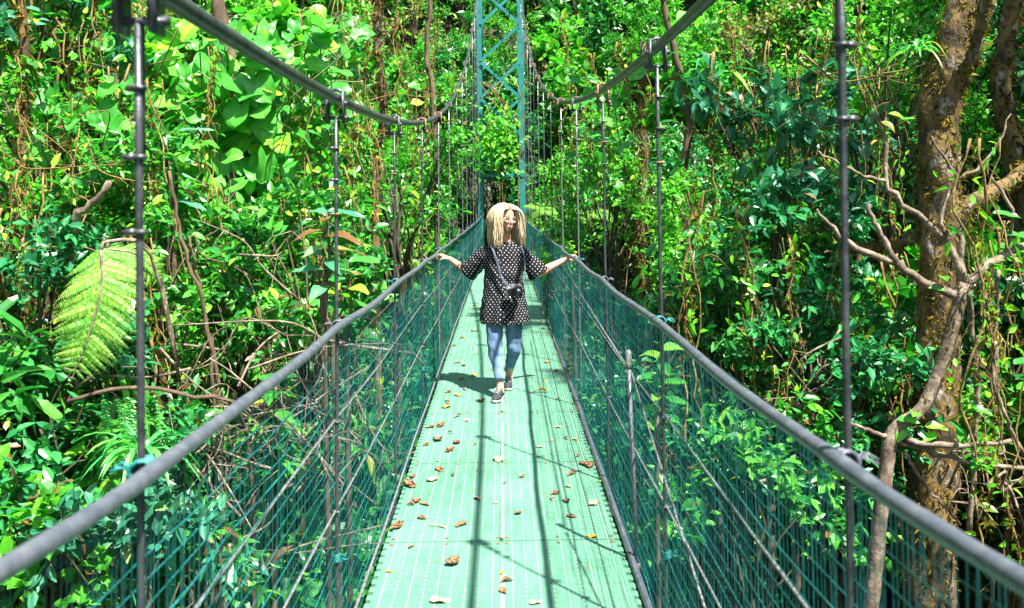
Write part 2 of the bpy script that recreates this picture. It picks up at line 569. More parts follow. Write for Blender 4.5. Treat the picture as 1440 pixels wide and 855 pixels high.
for i, y in enumerate(RODS):
    for sx in (-1, 1):
        zt, zb = float(cable_z(y, sx)), float(deck_z(y)) - .17
        g = Geo()
        lean = (.012 if sx < 0 else -.004)
        xt, xb = sx * .612, sx * .628
        n = 10
        tt = np.linspace(0, 1, n)
        pts = np.stack([xt + (xb - xt) * tt + RNG.normal(0, .0012, n), np.full(n, y), zt - .07 + (zb - zt + .07) * tt], -1)
        g.tube(pts, .0072, 8)
        g.tube(pts[:2] + np.array([sx * .0, .014, 0]), .0065, 6)
        if (i + (sx > 0)) % 3 != 2 and y > 6:
            rod = link('hanger_rod', g.mesh('hanger_rod', M['steel'], True), bridge)
        else:
            rod = link('hanger_rod', g.mesh('hanger_rod', M['dark_steel'], True), bridge)
        link('cable_clamp', CL if (i + sx) % 3 and y > 4 else CL2, rod, (xt, y, zt))
        span = zt - rail_z(y)
        for k, dz in enumerate((.13, .25, .38)):
            link('wire_clip', WCR if (i + k) % 4 == 0 else WC, rod, (xt + (xb - xt) * .1, y, zt - .06 - dz), (0, 0, random.uniform(-.7, .7) + (math.pi if sx > 0 else 0)), .62)
        link('rail_tie', TIE if (i + (sx > 0)) % 2 else TIE2, rod, (sx * .612, y, float(rail_z(y))), (0, 0, 0 if sx > 0 else math.pi), .66)
        for fz in (.70, .42):
            link('wire_clip', WC, rod, (sx * .622, y, float(deck_z(y)) * (1 - fz) + float(rail_z(y)) * fz), (0, 0, random.uniform(-.5, .5) + (math.pi if sx > 0 else 0)), .62)
        if i % 2 == 0:
            link('rope_tie', TIE, rod, (sx * .628, y, .38 + random.uniform(-.1, .1)), (R(90), 0, 0), .55)

# edge pipe and stay post on the trunk side
ye = np.linspace(1.5, 9.0, 14)
g = Geo().tube([(.60, y, float(deck_z(y)) + .012 + .006 * math.sin(y * 3)) for y in ye], .017, 8)
link('edge_pipe', g.mesh('edge_pipe', M['hose'], True), bridge)
py_ = 3.95
g = Geo().tube([(.628, py_, .0), (.612, py_, .45), (.600, py_ + .04, .985)], .0105, 8)
post = link('stay_post', g.mesh('stay_post', M['hose'], True), bridge)
g = Geo().tube([(.600, py_ + .04, .975), (.600, py_ + .045, 1.0), (.600, py_ + .045, 1.05), (.600, py_ + .045, 1.065)], [.013, .0155, .015, .006], 8)
link('post_cap', g.mesh('post_cap', M['rope'], True), post)
g = Geo().tube([(.628, py_, .05), (.627, py_, .085)], .0135, 8)
link('post_collar', g.mesh('post_collar', M['rust'], True), post)
for a, b in (((.605, py_ - .02, .965), (.655, 1.3, .02)), ((.605, py_ + .06, .965), (.64, 9.5, 1.12))):
    g = Geo().tube([a, b], .0045, 6)
    link('stay_wire', g.mesh('stay_wire', M['rope'], True), post)

# ------------------------------------------------------------------ teal steel tower at the far end
tower = thing('steel_tower', 'tall teal lattice steel tower holding up the far end of the bridge', 'tower', (0, 26.7, 0))
TB, TT = -.6, 11.5
for x in (-.66, .66):
    for y in (0, 1.7):
        g = Geo()
        s = -1 if x < 0 else 1
        g.box((x, y, (TB + TT) / 2), (.09, .008, (TT - TB) / 2))
        g.box((x - s * -.075, y + .07, (TB + TT) / 2), (.008, .062, (TT - TB) / 2))
        link('tower_leg', g.mesh('tower_leg', M['teal_paint']), tower)
for zb_ in (2.62, 11.3):
    for y in (-.02, 1.72):
        g = Geo().box((0, y, zb_), (.74, .02, .05))
        link('cross_beam', g.mesh('cross_beam', M['teal_paint']), tower)
zz = np.arange(3.9, 11.0, 1.15)
for k, z in enumerate(zz):
    for a, b, dy in (((-.6, z), (.6, z + 1.1), -.034), ((.6, z), (-.6, z + 1.1), -.056)):
        if k % 3 == 2 and a[0] > 0:
            continue
        q = np.array([b[0] - a[0], 0, b[1] - a[1]])
        L_ = np.linalg.norm(q)
        q /= L_
        Rm = np.stack([np.cross([0, 1.0, 0], q), [0, 1.0, 0], q], -1)
        g = Geo().box(((a[0] + b[0]) / 2, dy, (a[1] + b[1]) / 2), (.046, .008, L_ / 2), 0, Rm)
        link('brace', g.mesh('brace', M['teal_paint']), tower)
    for x in (-.70, .70):
        g = Geo().bar((x, .1, z if k % 2 else z + 1.1), (x, 1.7, z + 1.1 if k % 2 else z), .012, .07)
        link('brace', g.mesh('brace', M['teal_paint']), tower)
for x in (-.5, .5):
    g = Geo().bar((x, -.03, 2.6), (x * .15, -.03, 3.1), .06, .012)
    link('knee_brace', g.mesh('knee_brace', M['teal_paint']), tower)

# ------------------------------------------------------------------ leaf shapes
def leaf8(w=.42, fold=.35, droop=.18):
    t = np.array([0, .3, .3, .3, .68, .68, .68, 1.0])
    x = np.array([0, -w * .5, 0, w * .5, -w * .40, 0, w * .40, 0])
    z = -droop * t ** 2 + np.abs(x) * fold
    V = np.stack([x, t, z], -1)
    F = [[0, 2, 1], [0, 3, 2], [1, 2, 5], [1, 5, 4], [2, 3, 6], [2, 6, 5], [4, 5, 7], [5, 6, 7]]
    return V, np.array(F)


def grid_leaf(hw, nt=9, ns=6, fold=.25, droop=.25, lobe=0.0, wave=.0, seed=0):
    rs = np.random.default_rng(seed)
    ph = rs.uniform(0, 6)
    t = np.linspace(0, 1, nt)
    s = np.linspace(-1, 1, ns + 1)
    T, S = np.meshgrid(t, s, indexing='ij')
    W = hw(T)
    X = S * W
    Y = T - lobe * np.abs(S) ** 1.4 * (1 - T) ** 2
    Z = np.abs(X) * fold - droop * T ** 2 + wave * np.sin(T * 9 + ph + S * 2) * np.abs(S) + wave * .6 * np.sin(T * 4 + ph)
    V = np.stack([X, Y, Z], -1).reshape(-1, 3)
    m = ns + 1
    i = (np.arange(nt - 1)[:, None] * m + np.arange(ns)[None, :]).ravel()
    F = np.concatenate([np.stack([i, i + 1, i + m + 1], -1), np.stack([i, i + m + 1, i + m], -1)])
    return V, F


LEAF = {
    'ovate': leaf8(.46, .35, .16),
    'round': leaf8(.72, .28, .14),
    'lance': leaf8(.26, .45, .30),
    'strap': leaf8(.085, .5, .55),
}


def unit(a):
    return a / (np.linalg.norm(a, axis=-1, keepdims=True) + 1e-9)


def leaf_field(tpl, pos, fwd, nrm, size, tint, wid=None):
    """transform one leaf shape to many places: returns V, F, T"""
    V0, F0 = tpl
    f = unit(fwd)
    n = unit(nrm - f * np.sum(nrm * f, -1, keepdims=True))
    s = np.cross(f, n)
    sz = size[:, None, None]
    V = pos[:, None, :] + sz * (V0[None, :, 0:1] * s[:, None, :] + V0[None, :, 1:2] * f[:, None, :] + V0[None, :, 2:3] * n[:, None, :])
    N, k = len(pos), len(V0)
    F = F0[None] + (np.arange(N) * k)[:, None, None]
    return V.reshape(-1, 3), F.reshape(-1, 3), np.repeat(tint, k)


def rdir(rng, n):
    return unit(rng.normal(0, 1, (n, 3)))


def shrub_mesh(name, seed, tpl, size, material, rad=(1.0, 1.0, 1.1), h=1.5, clumps=15, twigs=9, leaves=11, twl=.38, up=.75, jit=.5):
    """stems mesh + foliage mesh for one plant, base at the origin"""
    rng = np.random.default_rng(seed)
    rad = np.array(rad)
    c = rdir(rng, clumps * 4)
    c = c[c[:, 2] > -.7][:clumps]
    cc = c * rad * rng.uniform(.55, 1.0, (len(c), 1)) + np.array([0, 0, h])
    g = Geo()
    for p in cc:
        mid = np.array([p[0] * .25, p[1] * .25, p[2] * .55]) + rng.normal(0, .08, 3)
        g.tube(spline([(rng.normal(0, .08), rng.normal(0, .08), -.3), mid, p], 7), np.linspace(.022, .008, 7), 5, caps=False)
    nt = len(cc) * twigs
    td = unit(rdir(rng, nt) + np.repeat(unit(cc - np.array([0, 0, h * .6])), twigs, 0) * .7 + np.array([0, 0, .15]))
    tl = twl * rng.uniform(.6, 1.25, nt)
    tp = np.repeat(cc, twigs, 0)
    te = tp + td * tl[:, None]
    for a, b in zip(tp[::2], te[::2]):
        g.tube([a, (a + b) / 2 + rng.normal(0, .02, 3), b], [.006, .004, .002], 3, caps=False)
    L = leaves
    N = nt * L
    k = np.tile(np.linspace(.18, 1.02, L), nt)
    pos = np.repeat(tp, L, 0) + np.repeat(td * tl[:, None], L, 0) * k[:, None] + rng.normal(0, .02, (N, 3))
    fwd = unit(np.repeat(td, L, 0) * .55 + rdir(rng, N) * .85 + np.array([0, 0, -.12]))
    out = unit(pos - np.array([0, 0, h * .7]))
    nrm = unit(np.array([0, 0, up]) + out * .45 + rng.normal(0, jit, (N, 3)))
    sz = size * rng.uniform(.45, 1.2, N)
    # young leaves at twig ends are lighter, twigs differ from one another
    tint = np.clip(.28 + .22 * k * rng.uniform(0, 1, N) + rng.normal(0, .12, N) + np.repeat(rng.normal(0, .10, nt), L), 0, .92)
    odd = rng.uniform(0, 1, N) < .04
    tint[odd] = rng.uniform(1.0, 1.12, odd.sum())
    V, F, T = leaf_field(tpl, pos, fwd, nrm, sz, tint)
    return g.mesh(name + '_stems', M['shrub_stem'], True), np_mesh(name + '_foliage', V, F, [material], {'tint': T})


def frond(L=1.0, n=22, w=.22, arch=.5, rng=RNG, wide=.12):
    """simple pinnate fern frond: V, F, T, rachis"""
    t = np.linspace(.08, 1, n)
    y = np.sin(t * 1.25) / 1.25 * L
    z = L * (t * .75 - arch * t ** 2.2)
    pts = np.stack([np.zeros(n), y, z], -1)
    pr = np.repeat(pts, 2, 0)
    sd = np.tile([1.0, -1.0], n)
    tt = np.repeat(t, 2)
    ln = w * L * np.sin(np.clip(tt * 1.08, 0, 1) * math.pi) ** .6 * (1.05 - tt * .5) + .02
    tan = np.gradient(pts, axis=0)
    tan = np.repeat(unit(tan), 2, 0)
    fw = np.stack([sd, np.zeros(2 * n), np.zeros(2 * n)], -1) + tan * .35 + np.array([0, 0, -.12])
    nr = np.cross(np.array([1.0, 0, 0]), tan)
    V, F, T = leaf_field(leaf8(wide, .2, .2), pr, fw, nr, ln, np.clip(rng.normal(.42, .12, 2 * n), 0, 1))
    return V, F, T, np.concatenate([[[0, 0, 0]], pts])


def fern_clump(name, seed, n=11, L=1.0, material=None):
    rng = np.random.default_rng(seed)
    g, s = Geo(), Geo()
    for i in range(n):
        V, F, T, r = frond(L * rng.uniform(.7, 1.15), 24, rng.uniform(.2, .27), rng.uniform(.45, .95), rng)
        a = i * 2.4 + rng.normal(0, .2)
        Rm = np.array(Matrix.Rotation(a, 3, 'Z') @ Matrix.Rotation(rng.normal(0, .2), 3, 'Y'))
        g.add(V @ Rm.T, F, 0, T)
        s.tube(r @ Rm.T, np.linspace(.011, .003, len(r)), 4, caps=False)
    return s.mesh(name + '_stalks', M['green_stem'], True), g.mesh(name + '_fronds', material or M['fern'], tint=True)


def strap_clump(name, seed, n=34, L=.8, up=1.0, wide='strap', material=None):
    rng = np.random.default_rng(seed)
    g = Geo()
    for i in range(n):
        a = rng.uniform(0, 6.28)
        l = L * rng.uniform(.6, 1.2)
        t = np.linspace(0, 1, 7)
        el = rng.uniform(.5, 1.3) * up
        rr = l * t * math.cos(min(el, 1.4))
        z = l * (t * math.sin(el) - rng.uniform(.5, 1.1) * t ** 2.2)
        wd = .024 * np.sin(np.clip(t * .95 + .05, 0, 1) * math.pi) ** .7 * rng.uniform(.8, 1.4) + .002
        c = np.stack([rr * math.cos(a), rr * math.sin(a), z], -1)
        sd = np.array([-math.sin(a), math.cos(a), 0])
        V = np.concatenate([c - sd * wd[:, None] + [0, 0, .01], c, c + sd * wd[:, None] + [0, 0, .01]])
        F = []
        for q in range(6):
            F += [[q, q + 7, q + 8], [q, q + 8, q + 1], [q + 7, q + 14, q + 15], [q + 7, q + 15, q + 8]]
        g.add(V, F, 0, np.clip(rng.normal(.4, .17), 0, 1))
    return g.mesh(name, material or M['strap'], tint=True)


# ------------------------------------------------------------------ plant kinds
KIND = {}


def kind(key, n, fn):
    KIND[key] = [fn(i) for i in range(n)]


kind('glossy_shrub', 4, lambda i: shrub_mesh('glossy_shrub', 100 + i, LEAF['ovate'], .165, M['leaf_mid'], clumps=17, twigs=9, leaves=11))
kind('broad_leaf_shrub', 3, lambda i: shrub_mesh('broad_leaf_shrub', 200 + i, LEAF['round'], .21, M['leaf_bright'], clumps=15, twigs=8, leaves=8, twl=.45))
kind('dark_shrub', 3, lambda i: shrub_mesh('dark_shrub', 300 + i, LEAF['ovate'], .125, M['leaf_dark'], clumps=20, twigs=10, leaves=12, twl=.34))
kind('small_leaf_shrub', 3, lambda i: shrub_mesh('small_leaf_shrub', 400 + i, LEAF['ovate'], .085, M['leaf_bright'], clumps=22, twigs=11, leaves=15, twl=.36))
kind('narrow_leaf_shrub', 3, lambda i: shrub_mesh('narrow_leaf_shrub', 500 + i, LEAF['lance'], .24, M['leaf_mid'], clumps=15, twigs=9, leaves=10, twl=.35))
kind('blue_leaf_shrub', 2, lambda i: shrub_mesh('blue_leaf_shrub', 600 + i, LEAF['ovate'], .22, M['leaf_blue'], clumps=15, twigs=8, leaves=9, twl=.36))
kind('dry_shrub', 3, lambda i: shrub_mesh('dry_shrub', 650 + i, LEAF['ovate'], .10, M['leaf_dry'], clumps=18, twigs=9, leaves=9, twl=.42))
kind('fern_clump', 3, lambda i: fern_clump('fern_clump', 700 + i, 12, 1.15))
kind('strap_plant', 2, lambda i: (None, strap_clump('strap_plant', 800 + i)))

WORDS = {
    'glossy_shrub': ('shrub', 'glossy oval leaved shrub'),
    'broad_leaf_shrub': ('shrub', 'bright broad leaved shrub'),
    'dark_shrub': ('shrub', 'dark dense shrub'),
    'small_leaf_shrub': ('shrub', 'light tiny leaved shrub'),
    'narrow_leaf_shrub': ('shrub', 'narrow leaved shrub'),
    'blue_leaf_shrub': ('shrub', 'blue green leaved shrub'),
    'dry_shrub': ('shrub', 'yellow brown dry shrub'),
    'fern_clump': ('fern', 'arching fern clump'),
    'strap_plant': ('plant', 'strap leaved tuft'),
}


def zone(x, y, z, s=1.0):
    size = 'small' if s < .8 else ('big' if s > 1.45 else 'medium')
    if y > 25:
        return size, ('on the hill behind the tower' if z < 6 else 'high behind the tower') + (', mossy tree side' if x > 0 else ', fern frond side')
    side = 'mossy tree side' if x > 0 else 'fern frond side'
    if abs(x) < 2.6 and z < -1.5:
        return size, 'in the gully, ' + side + (', below the woman' if y < 10 else ', towards the tower')
    lv = 'low' if z < -1.2 else ('halfway up' if z < 1.8 else 'high up')
    al = 'beside the woman' if y < 10 else ('past the woman' if y < 16 else 'near the tower')
    return size, lv + ', ' + side + ', ' + al


def plant(key, x, y, z, s, rz=None, lab=None, grp=None, tilt=(0, 0)):
    st, fo = random.choice(KIND[key])
    sz_, zn = zone(x, y, z, s)
    cat, wd = WORDS[key]
    o = thing(key, lab or (sz_ + ' ' + wd + ' ' + zn), cat, (x, y, z), (tilt[0], tilt[1], random.uniform(0, 6.28) if rz is None else rz), grp or (sz_ + ' ' + wd + ' ' + zn), s)
    if st:
        link('stem', st, o)
    f = link('foliage', fo, o)
    return o


mixL = ['glossy_shrub'] * 4 + ['broad_leaf_shrub'] * 4 + ['small_leaf_shrub'] * 5 + ['narrow_leaf_shrub'] * 2 + ['dark_shrub'] * 1 + ['fern_clump'] * 3 + ['strap_plant'] + ['dry_shrub'] * 2
mixR = ['glossy_shrub'] * 4 + ['dark_shrub'] * 3 + ['small_leaf_shrub'] * 5 + ['narrow_leaf_shrub'] * 2 + ['broad_leaf_shrub'] * 1 + ['fern_clump'] * 2 + ['dry_shrub'] * 2
mixF = ['glossy_shrub'] * 4 + ['broad_leaf_shrub'] * 3 + ['small_leaf_shrub'] * 4 + ['dark_shrub'] * 2 + ['narrow_leaf_shrub'] * 2 + ['dry_shrub'] * 2
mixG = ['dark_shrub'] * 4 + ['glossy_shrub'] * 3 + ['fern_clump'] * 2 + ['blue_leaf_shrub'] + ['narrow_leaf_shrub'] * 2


def in_view(x, y, z, m):
    """roughly: could a plant of radius m here be seen from near the photograph's place?"""
    if y < 2.5:
        return False
    u = (x - .015) / y
    return abs(u) < .62 + m / y + 1.2 / y and (z + m * 1.9 - 1.76) / y > -.50 and (z - m - 1.76) / y < .30


count = 0
y = 2.0
while y < 52:
    st = 1.15 + .028 * y
    x = -.64 * y - 4
    while x < .64 * y + 4:
        px, py = x + random.uniform(-.45, .45) * st, y + random.uniform(-.45, .45) * st
        x += st
        if abs(px) > 22:
            continue
        z = float(ground_z(px, py))
        s = random.uniform(.85, 1.35) * (1 + .016 * py)
        m = 1.25 * s
        if not in_view(px, py, z, m):
            continue
        top = z + 2.8 * s
        # keep the bridge corridor, tower gate and the air round the camera free
        clear = 1.0 + (0.35 if py < 8 else 0)
        if abs(px) - m < clear and top > -.5 and py < 28.5:
            s2 = (-.55 - z) / 2.8
            if s2 < .55 or abs(px) - 1.25 * s2 > clear + 2:
                if abs(px) < clear + .5:
                    continue
                s2 = min(s, max(.0, (abs(px) - clear) / 1.25))
                if s2 < .45:
                    continue
            s = min(s, s2)
            m = 1.25 * s
        if 1.9 < px < 4.6 and py < 7.4 and top > -2.2:
            continue
        if math.hypot(px, py) < 4.2 + m * .6 and z + 2.6 * s > -1.2:
            continue
        if py > 25:
            key = random.choice(mixF)
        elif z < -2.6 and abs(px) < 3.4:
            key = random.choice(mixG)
        else:
            key = random.choice(mixL if px < 0 else mixR)
        plant(key, px, py, z - .15, s, tilt=(random.uniform(-.15, .15), random.uniform(-.15, .15)))
        count += 1
    y += st * .9
print('plants', count)

# low undergrowth carpet over the whole slope
N = 42000
ux = RNG.uniform(-1, 1, N * 2)
uy = RNG.uniform(1.5, 44, N * 2)
ux = ux * (.64 * uy + 4)
zz = ground_z(ux, uy)
ok = (np.abs(ux) < 22) & ((zz + 1 - 1.76) / uy > -.6)
ux, uy, zz = ux[ok][:N], uy[ok][:N], zz[ok][:N]
N = len(ux)
nz = unit(np.stack([-np.sign(ux) * .7, np.full(N, -.15), np.ones(N)], -1) + RNG.normal(0, .45, (N, 3)))
V, F, T = leaf_field(LEAF['ovate'], np.stack([ux, uy, zz + RNG.uniform(.02, .5, N)], -1), rdir(RNG, N) * [1, 1, .4], nz, RNG.uniform(.1, .3, N), np.clip(RNG.normal(.42, .22, N), 0, 1))
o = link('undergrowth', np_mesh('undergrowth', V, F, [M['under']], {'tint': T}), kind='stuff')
tag(o, 'carpet of low leafy undergrowth covering the slopes under the shrubs', 'undergrowth')

# ------------------------------------------------------------------ trees and other single plants
def gz(x, y):
    return float(ground_z(x, y))


def hero(key, px, py, D, s, lab, grp=None, rz=None):
    """a plant whose crown centre is at the given place; a bare stem carries it from the slope"""
    c = P(px, py, D)
    hh = 1.5 if key not in ('fern_clump', 'strap_plant') else .2
    zb = c.z - hh * s
    o = plant(key, c.x, c.y, zb, s, rz, lab, grp)
    g0 = gz(c.x, c.y)
    if zb > g0 + .1 and 'growing on' not in lab and 'high on the slender' not in lab:
        g = Geo().tube(spline([(.1, .1, (g0 - zb - .2) / s), (-.05, .08, (g0 - zb) * .5 / s), (0, 0, .15)], 8), np.linspace(.055, .03, 8) / s, 6)
        link('trunk', g.mesh('trunk', M['bark'], True), o)
    return o


HS = [
    ('broad_leaf_shrub', 50, 800, 5.0, .50, 'bright green broad leaved bush hanging low under the handrail, beside blue leaves'),
    ('blue_leaf_shrub', 185, 815, 4.9, .55, 'blue green large leaved bush in shade under the handrail by the net'),
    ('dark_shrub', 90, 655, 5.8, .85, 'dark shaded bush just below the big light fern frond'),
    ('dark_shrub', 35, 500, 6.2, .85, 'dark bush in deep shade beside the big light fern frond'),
    ('small_leaf_shrub', 60, 230, 7.6, 1.05, 'light green vine draped bush above the big fern frond'),
    ('blue_leaf_shrub', 75, 40, 8.6, .85, 'pale blue green leaved bush topping the slope above the fern frond'),
    ('glossy_shrub', 225, 330, 7.2, .75, 'dark glossy bush right under the big heart shaped leaves'),
    ('broad_leaf_shrub', 345, 170, 9.9, 1.05, 'broad leaved bush filling in behind the heart leaved vine'),
    ('glossy_shrub', 430, 400, 7.6, .8, 'glossy bush behind the dry twig tangle beside the handrail'),
    ('small_leaf_shrub', 330, 480, 7.8, .8, 'light small leaved bush behind the dry twig tangle'),
    ('narrow_leaf_shrub', 290, 720, 6.2, .75, 'narrow leaved bush seen through the net under the dry twigs'),
    ('small_leaf_shrub', 560, 250, 12.0, 1.2, 'light small leaved bush halfway between heart leaved vine and tower'),
    ('blue_leaf_shrub', 1090, 240, 9.2, 1.0, 'blue green leaved bush between slender brown trunk and mossy tree'),
    ('small_leaf_shrub', 1010, 330, 9.0, .9, 'light small leaved bush at the foot of the slender brown trunk'),
    ('dark_shrub', 1120, 420, 8.2, 1.0, 'dark glossy bush left in half shade behind the bare branches'),
    ('glossy_shrub', 1030, 500, 7.8, .85, 'glossy bush close outside the net beyond the stay post'),
    ('dark_shrub', 1180, 600, 7.2, .9, 'dark small leaved bush below the bare sapling beside the mossy trunk'),
    ('glossy_shrub', 1060, 720, 6.8, .75, 'glossy bush low outside the net beside the stay wire'),
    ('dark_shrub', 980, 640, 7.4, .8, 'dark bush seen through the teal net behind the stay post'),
    ('broad_leaf_shrub', 1440, 620, 6.9, .42, 'small bright broad leaved bush right beside the mossy trunk base'),
    ('blue_leaf_shrub', 1425, 480, 7.2, .7, 'blue green leaved bush behind the bare sapling branches'),
    ('small_leaf_shrub', 1240, 120, 9.5, 1.1, 'light small leaved bush high behind the mossy trunk'),
    ('small_leaf_shrub', 860, 330, 11.0, .9, 'light small leaved bush outside the handrail past the woman'),
    ('fern_clump', 800, 300, 16.0, 1.0, 'fern clump outside the handrail near the teal tower'),
    ('fern_clump', 320, 60, 10.5, 1.0, 'fern clump rising above the heart leaved vine'),
    ('strap_plant', 1000, 90, 10.0, 1.2, 'tuft of strap leaves high on the slender brown trunk'),
    ('strap_plant', 1290, 60, 6.6, .42, 'tuft of strap leaves growing on the mossy trunk'),
    ('strap_plant', 200, 610, 5.2, .6, 'tuft of arching strap leaves hanging beside the near hanger rod'),
    ('strap_plant', 195, 720, 5.4, .6, 'pale strap leaved tuft low behind the near hanger rod'),
]
for key, a, b, D, s, lab in HS:
    hero(key, a, b, D, s, lab)

# --- big mossy tree
def ptube(g, pts, D, rpx, n=20, sides=10, m=0, jit=0.0, rng=RNG):
    """limb given by points (x, y[, distance]) with radius in metres at each"""
    w3 = [P(p[0], p[1], p[2] if len(p) > 2 else D) for p in pts]
    c = spline(w3, n)
    r = np.interp(np.linspace(0, 1, n), np.linspace(0, 1, len(rpx)), rpx)
    if jit:
        c = c + rng.normal(0, jit, c.shape)
        r = r * rng.uniform(.93, 1.08, n)
    g.tube(c, r, sides, m)
    return c, r


def moss_tufts(c, r, n, rng, size=.05, spread=1.0):
    """small moss flakes standing off a limb"""
    k = rng.integers(0, len(c), n)
    d = rdir(rng, n)
    t = unit(np.gradient(c, axis=0))[k]
    d = unit(d - t * np.sum(d * t, -1, keepdims=True) + t * rng.normal(0, .15, (n, 1)))
    pos = c[k] + d * (r[k] * .95)[:, None] + t * rng.uniform(-.5, .5, (n, 1)) * np.linalg.norm(c[1] - c[0])
    return leaf_field(leaf8(.3, .3, .3), pos, d * .5 + rng.normal(0, .5, (n, 3)) + np.array([0, 0, -.5]), d + rng.normal(0, .4, (n, 3)), size * rng.uniform(.5, 1.4, n), np.clip(rng.normal(.45, .25, n), 0, 1))


D = 6.6
tree = thing('mossy_tree', 'large tree with thick moss covered trunk and pale bark patches', 'tree', (0, 0, 0))
g = Geo()
base = P(1302, 980, D)
g0 = gz(base.x, base.y)
pts = [(base.x - .1, base.y, g0 - .3), (base.x - .02, base.y, (g0 + base.z) / 2)] + [P(x, y, D) for x, y in ((1302, 980), (1308, 780), (1314, 620), (1319, 450), (1322, 300), (1320, 160), (1348, 50), (1385, -60))] + [Vector((4.15, 6.7, 5.2)), Vector((4.5, 6.4, 7.2))]
c = spline(pts, 130)
r = np.interp(np.linspace(0, 1, 130), np.linspace(0, 1, 12), [.27, .23, .20, .178, .163, .150, .142, .146, .155, .145, .12, .09])
r = r * (1 + RNG.normal(0, .02, 130))
V, F = tube(c, r, 22)
cx_ = np.repeat(c, 22, 0)
cx_ = np.concatenate([cx_, c[:1], c[-1:]])
ang = np.arctan2(V[:, 1] - cx_[:, 1], V[:, 0] - cx_[:, 0])
V = V + np.stack([np.cos(ang), np.sin(ang), ang * 0], -1) * (.012 * np.sin(V[:, 2] * 7 + ang * 3) + .008 * np.sin(V[:, 2] * 17 - ang * 5) + RNG.normal(0, .006, len(V)))[:, None]
g.add(V, F)
trunk = link('trunk', g.mesh('trunk', M['moss_bark'], True), tree)
Vm, Fm, Tm = moss_tufts(c[14:100], r[14:100], 9000, np.random.default_rng(5), .042)
link('moss', np_mesh('moss', Vm, Fm, [M['moss']], {'tint': Tm}), trunk, kind='stuff')
for pts, rr in (([(1345, 300, 6.7), (1385, 275, 6.9), (1440, 240, 7.2), (1500, 200, 7.4)], [.075, .065, .05, .04]),
                ([(1300, 330, 6.8), (1250, 345, 7.0), (1185, 352, 7.2)], [.06, .045, .02]),
                ([(1340, 150, 6.6), (1372, 60, 6.3), (1400, -60, 6.0)], [.05, .045, .03])):
    g = Geo()
    c2, r2 = ptube(g, pts, D, rr, 14, 8, jit=.008)
    lb = link('limb', g.mesh('limb', M['moss_bark'], True), tree)
    Vm, Fm, Tm = moss_tufts(c2, r2, 420, np.random.default_rng(int(pts[0][0])), .05)
    link('moss', np_mesh('moss', Vm, Fm, [M['moss']], {'tint': Tm}), lb, kind='stuff')
# crown over the bridge, out of the picture: its leaves dapple the walkway
for (x, y, z, s) in ((6.2, 6.4, 6.2, .9), (3.9, 4.2, 7.6, .6), (6.8, 7.6, 5.8, 1.0), (3.4, 7.0, 8.2, .55)):
    g = Geo().tube(spline([(4.3, 6.5, 5.9), ((4.3 + x) / 2, (6.5 + y) / 2, (z + 6.3) / 2 + .3), (x, y, z + 1.0 * s)], 9), np.linspace(.08, .03, 9), 6)
    link('limb', g.mesh('limb', M['bark'], True), tree)
    link('crown', KIND['glossy_shrub'][int(x * 7) % 4][1], tree, (x, y, z), (0, 0, x * 2), s)

# --- dark trunk behind it
t2 = thing('dark_trunk_tree', 'dark shaded moss hung tree trunk standing behind the mossy tree', 'tree', (0, 0, 0))
g = Geo()
b0 = P(1450, 380, 8.6)
pts = [Vector((b0.x + .1, b0.y, gz(b0.x, b0.y) - .2)), P(1444, 520, 8.6), P(1436, 330, 8.6), P(1425, 220, 8.6), P(1408, 120, 8.6), P(1420, 30, 8.6), P(1450, -90, 8.6), Vector((6.2, 8.8, 6.5))]
c = spline(pts, 44)
r = np.linspace(.13, .07, 44) * (1 + RNG.normal(0, .05, 44))
g.tube(c, r, 14)
tk = link('trunk', g.mesh('trunk', M['moss_bark'], True), t2)
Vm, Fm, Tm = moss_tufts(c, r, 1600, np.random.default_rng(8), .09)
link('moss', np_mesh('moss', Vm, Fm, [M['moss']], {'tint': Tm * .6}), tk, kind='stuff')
for x, y, z, s in ((6.2, 8.8, 5.4, 1.1), (6.9, 9.6, 4.6, .9)):
    link('crown', KIND['dark_shrub'][1][1], t2, (x, y, z), (0, 0, x), s)

# --- bare sapling in front of the mossy trunk
D = 5.2
sap = thing('bare_sapling', 'leafless forked sapling with pale branches in front of the mossy trunk', 'tree', (0, 0, 0))
b0 = P(1222, 930, D)
g = Geo()
w3 = [Vector((b0.x - .1, b0.y + .1, gz(b0.x, b0.y) - .2)), Vector((b0.x - .03, b0.y, (b0.z + gz(b0.x, b0.y)) / 2))] + [P(x, y, D) for x, y in ((1222, 930), (1232, 780), (1246, 660), (1258, 605), (1298, 572), (1328, 500), (1345, 440), (1356, 398))]
c = spline(w3, 46)
r = np.interp(np.linspace(0, 1, 46), [0, .3, .55, .75, 1], [.06, .047, .042, .036, .042]) * RNG.uniform(.92, 1.1, 46)
g.tube(c, r, 10)
tk = link('trunk', g.mesh('trunk', M['twig'], True), sap)
Vm, Fm, Tm = moss_tufts(c[26:], r[26:], 260, np.random.default_rng(3), .03)
link('moss', np_mesh('moss', Vm, Fm, [M['moss']], {'tint': Tm}), tk, kind='stuff')
